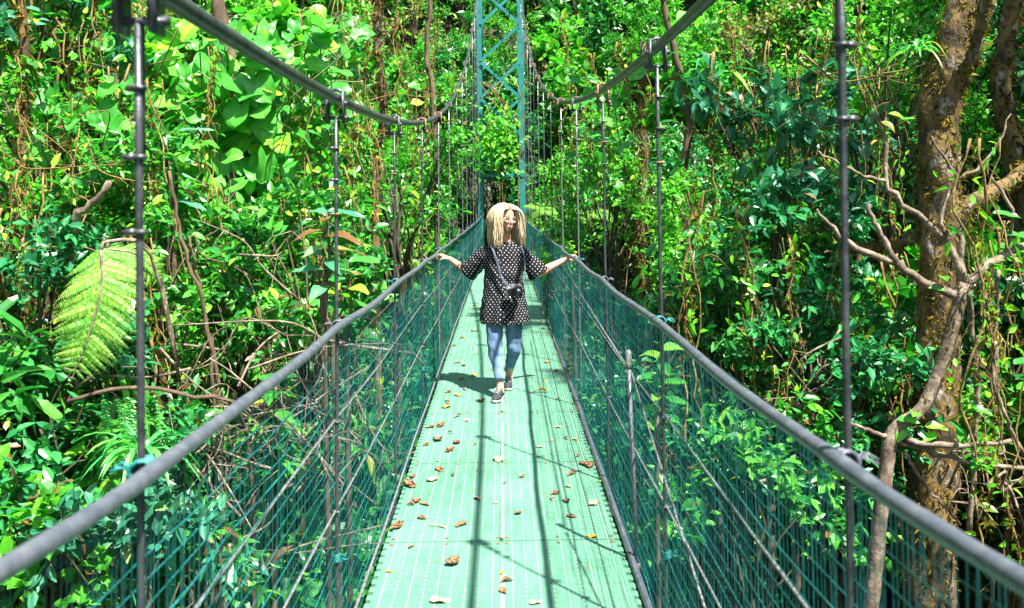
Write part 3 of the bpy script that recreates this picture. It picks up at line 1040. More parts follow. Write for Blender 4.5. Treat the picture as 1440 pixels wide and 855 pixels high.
BR = [
    ([(1356, 402), (1338, 412), (1292, 392), (1262, 370)], [.034, .032, .028, .024]),
    ([(1262, 370), (1240, 335), (1222, 290)], [.022, .018, .014]),
    ([(1262, 370), (1210, 352), (1175, 325), (1148, 295)], [.022, .018, .014, .008]),
    ([(1352, 392), (1338, 350), (1302, 312), (1262, 280), (1245, 255), (1244, 210), (1247, 165)], [.026, .022, .018, .016, .016, .014, .010]),
    ([(1245, 255), (1205, 243), (1150, 213)], [.013, .010, .005]),
    ([(1328, 342), (1323, 295), (1345, 252), (1328, 220), (1308, 192)], [.015, .013, .013, .009, .005]),
    ([(1345, 252), (1375, 236), (1400, 205), (1420, 160)], [.010, .010, .008, .004]),
    ([(1358, 400), (1395, 370), (1440, 345), (1500, 330)], [.030, .026, .020, .014]),
    ([(1412, 360), (1424, 320), (1416, 280), (1393, 247)], [.011, .011, .010, .008]),
    ([(1353, 398), (1350, 345), (1352, 318), (1366, 288)], [.022, .020, .018, .012]),
    ([(1358, 405), (1366, 450), (1374, 520), (1370, 640), (1362, 760)], [.022, .020, .019, .018, .016]),
    ([(1258, 612), (1330, 628), (1420, 622)], [.020, .018, .012]),
    ([(1262, 622), (1345, 645), (1445, 662), (1520, 668)], [.018, .016, .014, .010]),
    ([(1272, 636), (1300, 680), (1352, 738)], [.011, .010, .007]),
    ([(1250, 615), (1212, 602), (1182, 586)], [.015, .011, .006]),
    ([(1400, 480), (1398, 540), (1420, 600), (1440, 640)], [.010, .013, .013, .012]),
    ([(1404, 380), (1402, 430), (1400, 480), (1405, 560)], [.012, .011, .010, .006]),
]
for i, (pts, rr) in enumerate(BR):
    g = Geo()
    dd = D + (.0 if i in (0, 1, 2, 3, 7) else ((i * 37) % 7 - 3) * .03)
    w3 = [P(x, y, D if k == 0 else dd) for k, (x, y) in enumerate(pts)]
    c = spline(w3, 14)
    c[1:] += RNG.normal(0, .006, c[1:].shape)
    r = np.interp(np.linspace(0, 1, 14), np.linspace(0, 1, len(rr)), rr) * RNG.uniform(.9, 1.12, 14)
    g.tube(c, r, 7)
    link('branch', g.mesh('branch', M['twig'], True), sap)

# single green leaves on it, each one a leaf of its own
def hw_ov(t):
    return .27 * np.sin(np.clip(t, 0, 1) ** .85 * math.pi) ** .8 + .004


def hw_heart(t):
    q = np.where(t > .40, (t - .40) / .60, (t - .40) / .50)
    return .50 * np.sqrt(np.clip(1 - np.abs(q) ** 2.1, 0, 1)) * np.where(t > .8, 1 - (t - .8) * 1.2, 1) + .002


def hw_lance(t):
    return .16 * np.sin(np.clip(t, 0, 1) ** .75 * math.pi) ** .9 + .003


def leaf_meshes(name, fn, n, material, tints, **kw):
    out = []
    for i in range(n):
        V, F = grid_leaf(fn, seed=i, **kw)
        out.append(np_mesh(name, V, F, [material], {'tint': np.clip(tints[i % len(tints)] + .22 * np.exp(-(V[:, 0] / .05) ** 2) + .06 * np.sin(V[:, 1] * 40 - np.abs(V[:, 0]) * 30), 0, 1)}, True))
    return out


HEART = leaf_meshes('heart_leaf', hw_heart, 8, M['leaf_heart'], [.1, .3, .45, .6, .75, .5, .35, 1.0], nt=9, ns=6, fold=.22, droop=.30, lobe=.34, wave=.06)
BIGOV = leaf_meshes('big_leaf', hw_ov, 5, M['leaf_mid'], [.2, .35, .5, .65, .8], nt=8, ns=4, fold=.3, droop=.3, wave=.03)
BLUELANCE = leaf_meshes('long_leaf', hw_lance, 4, M['leaf_blue'], [.3, .5, .7, .9], nt=8, ns=4, fold=.3, droop=.35, wave=.03)


def put_leaf(parent, me, pos, fwd, nrm, s):
    f = Vector(fwd).normalized()
    n = Vector(nrm)
    n = (n - f * n.dot(f)).normalized()
    sd = f.cross(n)
    m = Matrix((sd, f, n)).transposed().to_4x4()
    o = link('leaf', me, parent)
    o.matrix_local = Matrix.Translation(pos) @ m @ Matrix.Scale(s, 4)
    return o


for (x, y, s, k) in ((1248, 160, .13, 3), (1238, 170, .10, 4), (1262, 172, .09, 2), (1330, 395, .10, 4), (1305, 405, .09, 1), (1285, 580, .12, 3), (1262, 590, .11, 2), (1272, 600, .1, 4), (1330, 590, .12, 1), (1345, 600, .12, 2), (1365, 575, .11, 3), (1352, 560, .1, 1), (1340, 330, .12, 2), (1395, 300, .14, 1), (1410, 330, .14, 2), (1380, 640, .12, 1), (1300, 600, .12, 3), (1318, 610, .1, 4)):
    put_leaf(sap, BIGOV[k], P(x, y, D - .02), (random.uniform(-1, 1), -.3, random.uniform(-.5, .3)), (random.uniform(-.3, .3), -.4, .9), s * 1.1)

# --- slender brown trunk and other slim trunks
def slim(name, lab, pts, D, rr, top=None, grp=None, material='bark', moss=0):
    t = thing(name, lab, 'tree', (0, 0, 0), group=grp)
    g = Geo()
    w3 = [P(x, y, D) for x, y in pts]
    b = w3[-1]
    gg = gz(b.x, b.y)
    if b.z > gg:
        w3.append(Vector((b.x + .05, b.y, gg - .3)))
    c = spline(w3, 30)
    c[2:-2] += RNG.normal(0, .008, c[2:-2].shape)
    r = np.interp(np.linspace(0, 1, 30), [0, 1], rr) * RNG.uniform(.9, 1.12, 30)
    g.tube(c, r, 8)
    o = link('trunk', g.mesh('trunk', M[material], True), t)
    if moss:
        Vm, Fm, Tm = moss_tufts(c, r, moss, np.random.default_rng(int(pts[0][0])), .06)
        link('moss', np_mesh('moss', Vm, Fm, [M['moss']], {'tint': Tm}), o, kind='stuff')
    if top:
        key, s = top
        link('crown', KIND[key][0][1], t, Vector(w3[0]) - Vector((0, 0, 1.4 * s)), (0, 0, 1), s)
    return t


slim('slender_tree', 'slender brown tree trunk rising beyond the handrail past the second hanger', [(925, -90), (938, 30), (955, 100), (968, 165), (962, 240), (960, 340), (963, 480)], 10.2, [.035, .065], ('glossy_shrub', .7))
slim('moss_hung_tree', 'moss hung brown trunk in front of the slope below the main cable', [(905, 60), (902, 150), (906, 250), (900, 380)], 11.5, [.05, .08], ('small_leaf_shrub', .6), material='moss_bark', moss=900)
slim('moss_hung_tree', 'mossy yellow brown trunk hanging with moss behind the main cable', [(535, -60), (530, 60), (540, 160), (528, 300)], 11.0, [.04, .06], ('glossy_shrub', .7), material='moss_bark', moss=1200)
slim('slender_tree', 'thin brown sapling stem behind the dry twigs beside the handrail', [(238, 240), (255, 330), (285, 430), (305, 540), (310, 640)], 6.6, [.012, .022])
slim('slender_tree', 'thin sapling stem with long blue green leaves beside the second hanger', [(455, 350), (448, 400), (455, 450), (470, 560)], 6.4, [.010, .018])
slim('slender_tree', 'thin reddish stem between the dry twigs and the fern frond', [(265, 330), (280, 400), (292, 470), (300, 560)], 6.9, [.010, .018])
slim('moss_hung_tree', 'vine wrapped trunk at the edge of the slope above the fern frond', [(28, -80), (35, 120), (25, 300), (40, 520)], 7.0, [.03, .05], material='moss_bark', moss=900)
slim('slender_tree', 'thin dark stem high above the heart leaved vine', [(610, -60), (604, 20), (600, 90), (612, 200)], 13, [.03, .05])
slim('slender_tree', 'thin trunk on the hill seen through the tower gate', [(712, 130), (714, 200), (716, 300)], 33, [.08, .12], ('glossy_shrub', 1.0))
slim('slender_tree', 'pale bent trunk on the hill seen through the tower gate', [(722, 215), (716, 255), (705, 290), (700, 330)], 34, [.09, .12])

# long leaves of the blue sapling, large leaves of the young trees by the slope
for (cx, cy, D, n, mats_, ln, lab) in ((460, 365, 6.4, 16, BLUELANCE, .30, 'young tree with long blue green leaves beside the second hanger rod'),
                                     (245, 250, 7.3, 14, BLUELANCE, .28, 'young tree with long blue green leaves below the heart leaved vine'),
                                     (490, 430, 7.0, 14, BIGOV, .24, 'young tree with large oval leaves against the left net'.replace('left net', 'net by the twigs')),
                                     (385, 600, 6.2, 12, BIGOV, .20, 'young plant with large oval leaves among the dry twigs'),
                                     (930, 560, 6.4, 12, BIGOV, .22, 'young plant with large oval leaves just outside the net by the stay post'),
                                     (1425, 575, 6.8, 14, BIGOV, .20, 'young plant with large oval leaves at the mossy trunk')):
    c = P(cx, cy, D)
    t = thing('young_tree', lab, 'plant', c)
    g = Geo()
    gg = gz(c.x, c.y) - c.z
    st = spline([(0, 0, .35), (.02, 0, -.1), (-.03, .05, -.6), (0, .1, gg)], 14)
    g.tube(st, np.linspace(.008, .03, 14), 6)
    link('stem', g.mesh('stem', M['bark'], True), t)
    for k in range(n):
        a = k * 2.4
        z = .36 - .6 * k / n
        put_leaf(t, random.choice(mats_), (0, 0, z), (math.cos(a), math.sin(a), random.uniform(-.1, .5)), (0, -.35, 1), ln * random.uniform(.8, 1.2))

# --- heart leaved vine over a leaning dead trunk
vt = slim('dead_tree', 'leaning dead trunk almost hidden under the heart leaved vine', [(300, -40), (320, 80), (345, 220), (372, 380)], 9.2, [.07, .13])
hv = thing('heart_leaf_vine', 'climbing vine with big bright heart shaped leaves beside the near hanger rod', 'vine', P(340, 170, 9.0))
o0 = Vector(P(340, 170, 9.0))
g = Geo()
rng = np.random.default_rng(21)
for k in range(16):
    a = rng.uniform([-.9, -.2, -.9], [.7, .3, .2])
    pts = [a, a + rng.normal(0, .2, 3) + [.1, -.2, .35], a + rng.normal(0, .3, 3) + [.3, -.3, .7], a + rng.normal(0, .3, 3) + [.5, -.25, .9]]
    g.tube(spline(pts, 12), .007, 5)
link('vine_stem', g.mesh('vine_stem', M['green_stem'], True), hv)
for k in range(190):
    u, v_ = rng.uniform(-1, 1), rng.uniform(-1, 1)
    px, py = 345 + u * 125 + v_ * -20, 165 + v_ * 135
    D = 8.6 + .5 * (u * u) + rng.uniform(-.25, .45)
    pos = Vector(P(px, py, D)) - o0
    me = HEART[min(7, int(rng.integers(0, 8)) if rng.uniform() < .3 else int(rng.integers(1, 7)))]
    put_leaf(hv, me, pos, (rng.normal(0, .8), -.55 + rng.normal(0, .4), -.45 + rng.normal(0, .4)), (rng.normal(.12, .35), -.55 + rng.normal(0, .3), .8), rng.uniform(.11, .29))

# second, smaller patches of the same kind of vine
for (cx, cy, D, n, sx, sz, lab) in ((430, 90, 9.8, 60, .75, .55, 'patch of heart leaved vine under the main cable'), (60, 40, 8.2, 60, .75, .5, 'pale patch of round leaved vine topping the slope'), (120, 190, 7.4, 45, .55, .5, 'scattered round leaved vine beside the near hanger rod'), (850, 180, 11.0, 40, .5, .8, 'round leaved vine climbing the moss hung brown trunk')):
    c = Vector(P(cx, cy, D))
    hv2 = thing('leafy_vine', lab, 'vine', c)
    g = Geo()
    for k in range(10):
        a = rng.uniform([-sx, -.1, -sz], [sx, .3, sz])
        g.tube(spline([a + [0, .2, -.6], a + rng.normal(0, .15, 3), a + rng.normal(0, .2, 3) + [.1, -.1, .4]], 8), .006, 4)
    g.tube(spline([(0, .25, sz), (.1, .3, 0), (0, .4, min(-.5, gz(c.x, c.y) - c.z))], 8), .012, 5)
    link('vine_stem', g.mesh('vine_stem', M['liana'], True), hv2)
    for k in range(n):
        pos = Vector(rng.uniform([-sx, -.25, -sz], [sx, .2, sz]))
        put_leaf(hv2, HEART[int(rng.integers(0, 7))], pos, (rng.normal(0, .8), -.5 + rng.normal(0, .4), -.3 + rng.normal(0, .4)), (rng.normal(.1, .3), -.5 + rng.normal(0, .3), .8), rng.uniform(.11, .22))

# vine climbing over the tower
c = Vector((0, 26.2, 3.9))
tv = thing('tower_vine', 'leafy climber covering the middle of the teal tower', 'vine', c)
g = Geo()
for k in range(9):
    x = rng.uniform(-.7, .7)
    g.tube(spline([(x, .4, -3.6), (x + rng.normal(0, .2), .35, -1), (x + rng.normal(0, .3), .2, .5), (x + rng.normal(0, .4), .1, 1.6)], 10), .012, 4)
link('vine_stem', g.mesh('vine_stem', M['liana'], True), tv)
n = 620
pos = np.stack([rng.normal(-.12, .36, n), rng.uniform(-.25, .8, n), rng.normal(-.1, .5, n)], -1)
V, F, T = leaf_field(LEAF['ovate'], pos, rdir(rng, n) + [0, -.3, -.3], rng.normal(0, .4, (n, 3)) + [0, -.5, .9], rng.uniform(.12, .26, n), np.clip(rng.normal(.5, .18, n), 0, .92))
link('foliage', np_mesh('foliage', V, F, [M['leaf_bright']], {'tint': T}), tv)

# --- light fern frond, pinna by pinna
def pinna_mesh(n=26, seed=0):
    rs = np.random.default_rng(seed)
    t = np.linspace(.03, 1, n)
    pos = np.repeat(np.stack([np.zeros(n), t, -.10 * t ** 2], -1), 2, 0)
    sd = np.tile([1.0, -1.0], n)
    tt = np.repeat(t, 2)
    ln = .14 * (1 - tt ** 2.2) + .012
    fw = np.stack([sd, np.full(2 * n, .45), np.full(2 * n, -.15)], -1) + rs.normal(0, .07, (2 * n, 3))
    V, F, T = leaf_field(leaf8(.33, .2, .15), pos, fw, np.tile([0, 0, 1.0], (2 * n, 1)) + rs.normal(0, .12, (2 * n, 3)), ln, np.clip(.55 + rs.normal(0, .16, 2 * n), 0, 1))
    g = Geo().add(V, F, 0, T)
    g.tube([(0, 0, -.003), (0, .5, -.028), (0, 1, -.103)], [.008, .006, .002], 3, caps=False, tint=.9)
    return g.mesh('pinna', M['fern'], tint=True)


PIN = [pinna_mesh(26, i) for i in range(3)]


def big_frond(lab, top, bot, D0, D1, plen, npair, facing, grp=None):
    a, b = Vector(P(*top, D0)), Vector(P(*bot, D1))
    t = thing('fern_frond', lab, 'fern', a, group=grp)
    d = b - a
    bow = Vector((.10, -.05, .06))
    rac = spline([(0, 0, 0), d * .33 + bow * .8, d * .7 + bow * .7, d], npair)
    g = Geo()
    stalk = spline([Vector((.25, .55, -.9)), Vector((.15, .35, -.05)), Vector((.02, .05, .05)), Vector((0, 0, 0))], 10)
    g.tube(stalk, np.linspace(.012, .009, 10), 6)
    g.tube(rac, np.linspace(.009, .002, npair), 5)
    link('stalk', g.mesh('stalk', M['twig'], True), t)
    tan = unit(np.gradient(rac, axis=0))
    for i in range(npair):
        f = i / (npair - 1)
        L = plen * (math.sin(min(1, f * .92 + .14) * math.pi) ** .55) * (1.08 - .25 * f) + .03
        tv_ = Vector(tan[i])
        n = Vector(facing)
        n = (n - tv_ * n.dot(tv_)).normalized()
        for s in (-1, 1):
            sd = tv_.cross(n) * s
            fw = (sd + tv_ * .42 + n * random.uniform(-.25, .1) + Vector((0, 0, -.12))).normalized()
            nn = (n + sd * random.uniform(-.15, .15)).normalized()
            nn = (nn - fw * nn.dot(fw)).normalized()
            x = fw.cross(nn)
            o = link('pinna', PIN[(i + (s > 0)) % 3], t)
            o.matrix_local = Matrix.Translation(rac[i]) @ Matrix((x, fw, nn)).transposed().to_4x4() @ Matrix.Scale(L, 4)
    return t


big_frond('large light yellow green fern frond hanging beside the near hanger rod', (142, 352), (98, 540), 5.1, 4.9, .255, 22, (.25, -1.0, .55))
big_frond('smaller green fern frond pointing away behind the large light frond', (150, 350), (225, 400), 5.5, 5.6, .15, 18, (.1, -.6, .9))
big_frond('small dark green fern frond above the dark shaded bush', (30, 345), (30, 400), 6.2, 6.1, .09, 12, (.2, -.9, .6))

# --- hanging narrow fern strings
hf = thing('hanging_fern', 'curtain of long narrow hanging fern strings beside the near hanger rod', 'fern', P(185, 590, 5.5))
for k in range(15):
    g = Geo()
    x0 = rng.uniform(-.20, .24)
    L = rng.uniform(.5, .95)
    n = 40
    t = np.linspace(0, 1, n)
    ax = np.stack([x0 + .05 * np.sin(t * 3 + k), rng.uniform(-.15, .1) + .06 * np.sin(t * 2), .12 * (1 - t) - L * t], -1)
    pos = np.repeat(ax, 2, 0)
    sd = np.tile([1., -1.], n)
    V, F, T = leaf_field(leaf8(.35, .2, .1), pos, np.stack([sd, np.zeros(2 * n), np.full(2 * n, -.5)], -1), np.tile([rng.normal(0, .8), -1, .3], (2 * n, 1)) + rng.normal(0, .45, (2 * n, 3)), rng.uniform(.018, .034, 2 * n), np.clip(rng.normal(.4, .15, 2 * n), 0, 1))
    g.add(V, F, 0, T)
    g.tube(ax[::6], .003, 3)
    link('frond', g.mesh('frond', M['strap'], tint=True), hf)
g = Geo().tube(spline([(-.45, .1, .1), (-.1, .1, .18), (.3, .12, .12), (.6, .5, -.3), (.5, .8, -3)], 16), .014, 7)
link('stem', g.mesh('stem', M['bark'], True), hf)

# --- dry twig tangle beside the handrail
def dead_branch(lab, c, ext, n_main, n_tw, seed, rr=.009, grp=None, material='twig'):
    rs = np.random.default_rng(seed)
    t = thing('dead_branch', lab, 'branch', c, group=grp)
    for k in range(n_main):
        a = rs.uniform([-1, -.5, -1], [1, .5, 1]) * ext
        d = unit(rs.normal(0, 1, 3) * [1.2, .5, .7]) * rs.uniform(.5, 1.2) * ext[0] * 1.1
        pts = spline([a - d * .6, a + rs.normal(0, .07, 3), a + d * .5 + rs.normal(0, .08, 3), a + d + rs.normal(0, .12, 3)], 14)
        g = Geo()
        g.tube(pts, np.linspace(rr, rr * .35, 14) * rs.uniform(.7, 1.4), 5)
        for q in range(n_tw):
            i = rs.integers(2, 13)
            e = unit(rs.normal(0, 1, 3) + unit(d) * .7) * rs.uniform(.12, .45)
            g.tube(spline([pts[i], pts[i] + e * .5 + rs.normal(0, .03, 3), pts[i] + e + [0, 0, -.04]], 6), np.linspace(rr * .4, rr * .18, 6), 4)
        link('twig', g.mesh('twig', M[material], True), t)
    return t


dead_branch('tangle of dry brown twigs between the near hanger rod and the net', P(330, 560, 6.0), np.array([.75, .4, .55]), 14, 6, 1)
dead_branch('dry twig tangle seen through the net, lower part', P(400, 700, 6.0), np.array([.6, .4, .5]), 11, 5, 2)
dead_branch('dry twig tangle beside the second hanger rod under the handrail', P(440, 540, 6.6), np.array([.55, .4, .5]), 11, 6, 3)
dead_branch('bare brown twigs reaching up above the dry tangle', P(290, 440, 6.6), np.array([.45, .3, .45]), 7, 4, 4)
dead_branch('bare twigs hanging above the large light fern frond', P(100, 270, 6.4), np.array([.5, .3, .5]), 6, 4, 6, .007, material='liana')
dead_branch('thin pale twigs beside the mossy trunk foot', P(1385, 690, 5.9), np.array([.35, .3, .5]), 7, 4, 7, .009)
dead_branch('thin brown twigs behind the bare sapling', P(1180, 470, 7.0), np.array([.5, .3, .8]), 8, 4, 8, .011)
dead_branch('brown dead twigs in the bushes past the slender trunk', P(1010, 200, 9.6), np.array([.7, .3, .8]), 10, 5, 9, .008, material='liana')
dead_branch('yellow brown dead vines high above the bare sapling', P(1210, 150, 8.2), np.array([.5, .3, .6]), 10, 5, 10, .008, material='liana')
dead_branch('brown dead vines under the main cable', P(480, 250, 9.5), np.array([.7, .3, .9]), 10, 5, 12, .008, material='liana')
st = thing('broken_stub', 'broken pale branch stub sticking up above the fern frond', 'branch', P(105, 312, 5.9))
a0 = Vector(P(105, 312, 5.9))
g = Geo().tube(wig(spline([Vector((-.25, .4, -.5)), (0, 0, 0), Vector(P(128, 288, 5.85)) - a0, Vector(P(155, 257, 5.8)) - a0], 10), .006), np.linspace(.035, .022, 10), 8)
link('branch', g.mesh('branch', M['twig'], True), st)

# --- lianas hanging in front of the slopes
def liana_mesh(seed, L=2.6):
    rs = np.random.default_rng(seed)
    g = Geo()
    n = 22
    t = np.linspace(0, 1, n)
    for k in range(3):
        x = np.cumsum(rs.normal(0, .035, n)) + .08 * np.sin(t * rs.uniform(3, 8) + k)
        yv = np.cumsum(rs.normal(0, .03, n))
        g.tube(np.stack([x + k * .06 - .06, yv, .5 - L * t], -1), rs.uniform(.004, .010) * rs.uniform(.75, 1.3, n), 5)
    for k in range(9):
        i = rs.integers(1, n - 4)
        p = np.array([x[i], yv[i], .5 - L * t[i]])
        e = rs.normal(0, .16, 3) + [0, -.05, -.12]
        g.tube(spline([p, p + e * .6 + rs.normal(0, .04, 3), p + e + [0, 0, -.12]], 6), [.004, .0035, .003, .003, .002, .002], 4)
    m = 90
    k = rs.integers(0, n, m)
    V, F, T = leaf_field(LEAF['ovate'], np.stack([x[k], yv[k], .5 - L * t[k]], -1) + rs.normal(0, .09, (m, 3)), rdir(rs, m) + [0, 0, -.4], rs.normal(0, .4, (m, 3)) + [0, -.4, .8], rs.uniform(.05, .12, m), np.clip(rs.normal(.55, .25, m), 0, 1))
    mm = 500
    c = np.stack([x - .0, yv, .5 - L * t], -1)
    Vm, Fm, Tm = moss_tufts(c, np.full(n, .012), mm, rs, .035)
    return g.mesh('liana_stem', M['liana'], True), np_mesh('liana_leaves', V, F, [M['leaf_bright']], {'tint': T}), np_mesh('liana_moss', Vm, Fm, [M['moss']], {'tint': Tm})


LI = [liana_mesh(40 + i) for i in range(5)]
LSP = [(20, 150, 6.9), (48, 330, 6.6), (75, 240, 7.0), (110, 110, 7.6), (140, 60, 7.9), (8, 400, 6.3), (170, 180, 7.5), (300, 330, 8.0), (405, 330, 8.4), (425, 250, 8.9), (520, 60, 10.2), (560, 40, 10.8), (500, 160, 9.6), (590, 250, 12.0), (640, 120, 16), (880, 120, 10.8), (905, 300, 10.5), (1000, 140, 9.4), (1035, 60, 9.6), (1110, 330, 8.6), (1160, 100, 8.4), (1210, 60, 8.2), (1195, 420, 7.4), (1260, 260, 7.6), (1240, 450, 7.2), (1375, 420, 7.0), (1400, 560, 6.4), (1080, 120, 9.0), (830, 120, 13), (790, 60, 17), (960, 560, 8.0), (610, 60, 14)]
LW = ['thin straggling', 'thick hanging', 'leafy hanging', 'bare twisted']
# more of them, hung on whatever the slope carries at that spot
bpy.context.view_layer.update()
dg = bpy.context.evaluated_depsgraph_get()
SPOTS = []
for k in range(90):
    px, py = (rng.uniform(0, 640) if k % 2 else rng.uniform(780, 1440)), rng.uniform(-40, 460)
    d = (P(px, py, 10) - CAM).normalized()
    hit, loc, nrm, idx, ob, mw = scene.ray_cast(dg, CAM + d * 4.6, d)
    if hit and ob.name.split('.')[0] in ('foliage', 'leaf', 'undergrowth', 'stem') and 5 < loc.y < 30:
        SPOTS.append((px, py, loc.y - .12))
LSP += SPOTS[:26]
for k, (px, py, D_) in enumerate(SPOTS[38:44]):
    lab = ['grey', 'brown', 'yellowish', 'pale'][k % 4] + ' bare twig spray ' + ('on the slope by the mossy trunk' if px > 720 else 'on the slope by the fern frond') + [', low', ', halfway up', ', high up', ', half hidden'][k // 4]
    dead_branch(lab, P(px, py + 30, D_), np.array([.5, .3, .5]) * D_ / 9, 6, 5, 300 + k, .008, material='twig' if k % 2 else 'liana')
for i, (px, py, D) in enumerate(LSP):
    p = P(px, py, D)
    side = 'slope by mossy trunk' if px > 720 else 'slope by fern frond'
    hgt = 'high on the' if py < 150 else ('halfway up the' if py < 330 else 'low on the')
    o = thing('liana', LW[i % 4] + ' mossy liana ' + hgt + ' ' + side + (', near rail' if 380 < px < 1040 else ', far from rail'), 'liana', p, (0, 0, random.uniform(0, 6.28)), 'lianas ' + hgt + ' ' + side, random.uniform(.75, 1.15))
    a, b, c = LI[i % 5]
    link('stem', a, o)
    link('leaf_sprays', b, o)
    link('moss', c, o, kind='stuff')

# ------------------------------------------------------------------ woman walking along the bridge
def dots_mat():
    m, t, b = mat('dotted_cloth', (0.01, 0.01, 0.013), 0.85, 0, .15)
    tc = t.nodes.new('ShaderNodeTexCoord')
    sep = t.nodes.new('ShaderNodeSeparateXYZ')
    t.links.new(tc.outputs['Object'], sep.inputs[0])

    def mth(op, a, b_=None, c=None):
        n = t.nodes.new('ShaderNodeMath')
        n.operation = op
        for i, v in enumerate((a, b_, c)):
            if v is None:
                continue
            if isinstance(v, (int, float)):
                n.inputs[i].default_value = v
            else:
                t.links.new(v, n.inputs[i])
        return n.outputs[0]
    # diagonal lattice of small round dots, 29 mm apart
    ns = t.nodes.new('ShaderNodeTexNoise')
    ns.inputs['Scale'].default_value = 7
    t.links.new(tc.outputs['Object'], ns.inputs['Vector'])
    wob = mth('MULTIPLY', mth('SUBTRACT', ns.outputs['Fac'], .5), .012)
    sg = mth('SIGN', mth('SUBTRACT', sep.outputs['X'], .006))
    x = mth('ADD', mth('ADD', sep.outputs['X'], mth('MULTIPLY', mth('MULTIPLY', sep.outputs['Y'], sg), .8)), wob)
    z = mth('ADD', sep.outputs['Z'], wob)
    pt = .041
    u = mth('DIVIDE', mth('ADD', x, z), pt)
    v = mth('DIVIDE', mth('SUBTRACT', x, z), pt)
    fu = mth('SUBTRACT', mth('FRACT', u), .5)
    fv = mth('SUBTRACT', mth('FRACT', v), .5)
    d = mth('SQRT', mth('ADD', mth('MULTIPLY', fu, fu), mth('MULTIPLY', fv, fv)))
    f = mth('LESS_THAN', d, .150)
    mx = t.nodes.new('ShaderNodeMix')
    mx.data_type = 'RGBA'
    mx.inputs['A'].default_value = (0.010, 0.010, 0.014, 1)
    mx.inputs['B'].default_value = (0.50, 0.49, 0.47, 1)
    t.links.new(f, mx.inputs['Factor'])
    t.links.new(mx.outputs['Result'], b.inputs['Base Color'])
    n2 = t.nodes.new('ShaderNodeTexNoise')
    n2.inputs['Scale'].default_value = 16
    t.links.new(tc.outputs['Object'], n2.inputs['Vector'])
    bp = t.nodes.new('ShaderNodeBump')
    bp.inputs['Strength'].default_value = .5
    bp.inputs['Distance'].default_value = .02
    t.links.new(n2.outputs['Fac'], bp.inputs['Height'])
    t.links.new(bp.outputs[0], b.inputs['Normal'])
    return m


M['dots'] = dots_mat()
M['skin'] = noise_mat('skin', [(0.40, 0.20, 0.14), (0.47, 0.25, 0.18), (0.52, 0.29, 0.22)], 9, 3, 0.5)
bs = M['skin'].node_tree.nodes['Principled BSDF']
bs.inputs['Subsurface Weight'].default_value = .12
bs.inputs['Subsurface Radius'].default_value = (.012, .005, .003)
M['denim'] = noise_mat('denim', [(0.04, 0.085, 0.16), (0.085, 0.155, 0.26), (0.21, 0.29, 0.39)], 10, 6, 0.85, bump=.5, bscale=22, stops=[.3, .5, .72], stretch=(1, 1, .55))
M['hair'] = noise_mat('hair', [(0.30, 0.19, 0.09), (0.50, 0.37, 0.22), (0.66, 0.55, 0.40)], 30, 4, 0.36, stops=[.3, .5, .7], stretch=(1, 1, .12))
M['black'] = mat('black_plastic', (0.012, 0.012, 0.014), 0.35)[0]
M['silver'] = mat('silver_trim', (0.55, 0.55, 0.54), 0.3, 0.8)[0]
M['glass'] = mat('lens_glass', (0.01, 0.012, 0.02), 0.05)[0]
M['canvas'] = noise_mat('shoe_canvas', [(0.010, 0.012, 0.018), (0.03, 0.032, 0.04)], 40, 3, 0.8)
M['white_rubber'] = noise_mat('white_rubber', [(0.28, 0.27, 0.25), (0.45, 0.43, 0.41)], 20, 3, 0.6)
M['strapcloth'] = noise_mat('strap_cloth', [(0.035, 0.05, 0.075), (0.09, 0.115, 0.15)], 30, 2, 0.8)
M['lip'] = mat('lip', (0.42, 0.16, 0.13), 0.45)[0]
M['eye'] = mat('eye_dark', (0.04, 0.03, 0.025), 0.35)[0]
M['eyewhite'] = mat('eye_white', (0.30, 0.27, 0.25), 0.4)[0]
M['brow'] = mat('brow', (0.22, 0.13, 0.07), 0.8)[0]
M['ink'] = mat('tattoo_ink', (0.06, 0.05, 0.06), 0.6)[0]

WX, WY, WZ = .0, 7.30, float(deck_z(7.3))
woman = thing('person', 'woman in black white dotted tunic and blue jeans walking with hands on both rails', 'person', (WX, WY, WZ))


def W(x, y, z):
    """world to figure coordinates"""
    return (x - WX, y - WY, z - WZ)


def ring_loft(rings, sides=28):
    """rings: (cx, cy, cz, rx, ry, fold amp, fold phase)"""
    a = np.arange(sides) * 2 * math.pi / sides
    Vs = []
    for (cx, cy_, cz, rx, ry, fa, fp) in rings:
        k = 1 + fa * (np.sin(7 * a + fp) + .6 * np.sin(12 * a - fp * 2))
        Vs.append(np.stack([cx + rx * k * np.cos(a), cy_ + ry * k * np.sin(a), np.full(sides, cz)], -1))
    n = len(rings)
    V = np.concatenate(Vs + [np.array([[rings[0][0], rings[0][1], rings[0][2]], [rings[-1][0], rings[-1][1], rings[-1][2]]])])
    i = np.arange(n - 1)[:, None] * sides
    j = np.arange(sides)[None]
    j2 = (j + 1) % sides
    F = np.concatenate([np.stack([i + j, i + sides + j2, i + j2], -1).reshape(-1, 3), np.stack([i + j, i + sides + j, i + sides + j2], -1).reshape(-1, 3)])
    jj = np.arange(sides)
    F = np.concatenate([F, np.stack([np.full(sides, n * sides), jj, (jj + 1) % sides], -1), np.stack([np.full(sides, n * sides + 1), (n - 1) * sides + (jj + 1) % sides, (n - 1) * sides + jj], -1)])
    return V, F


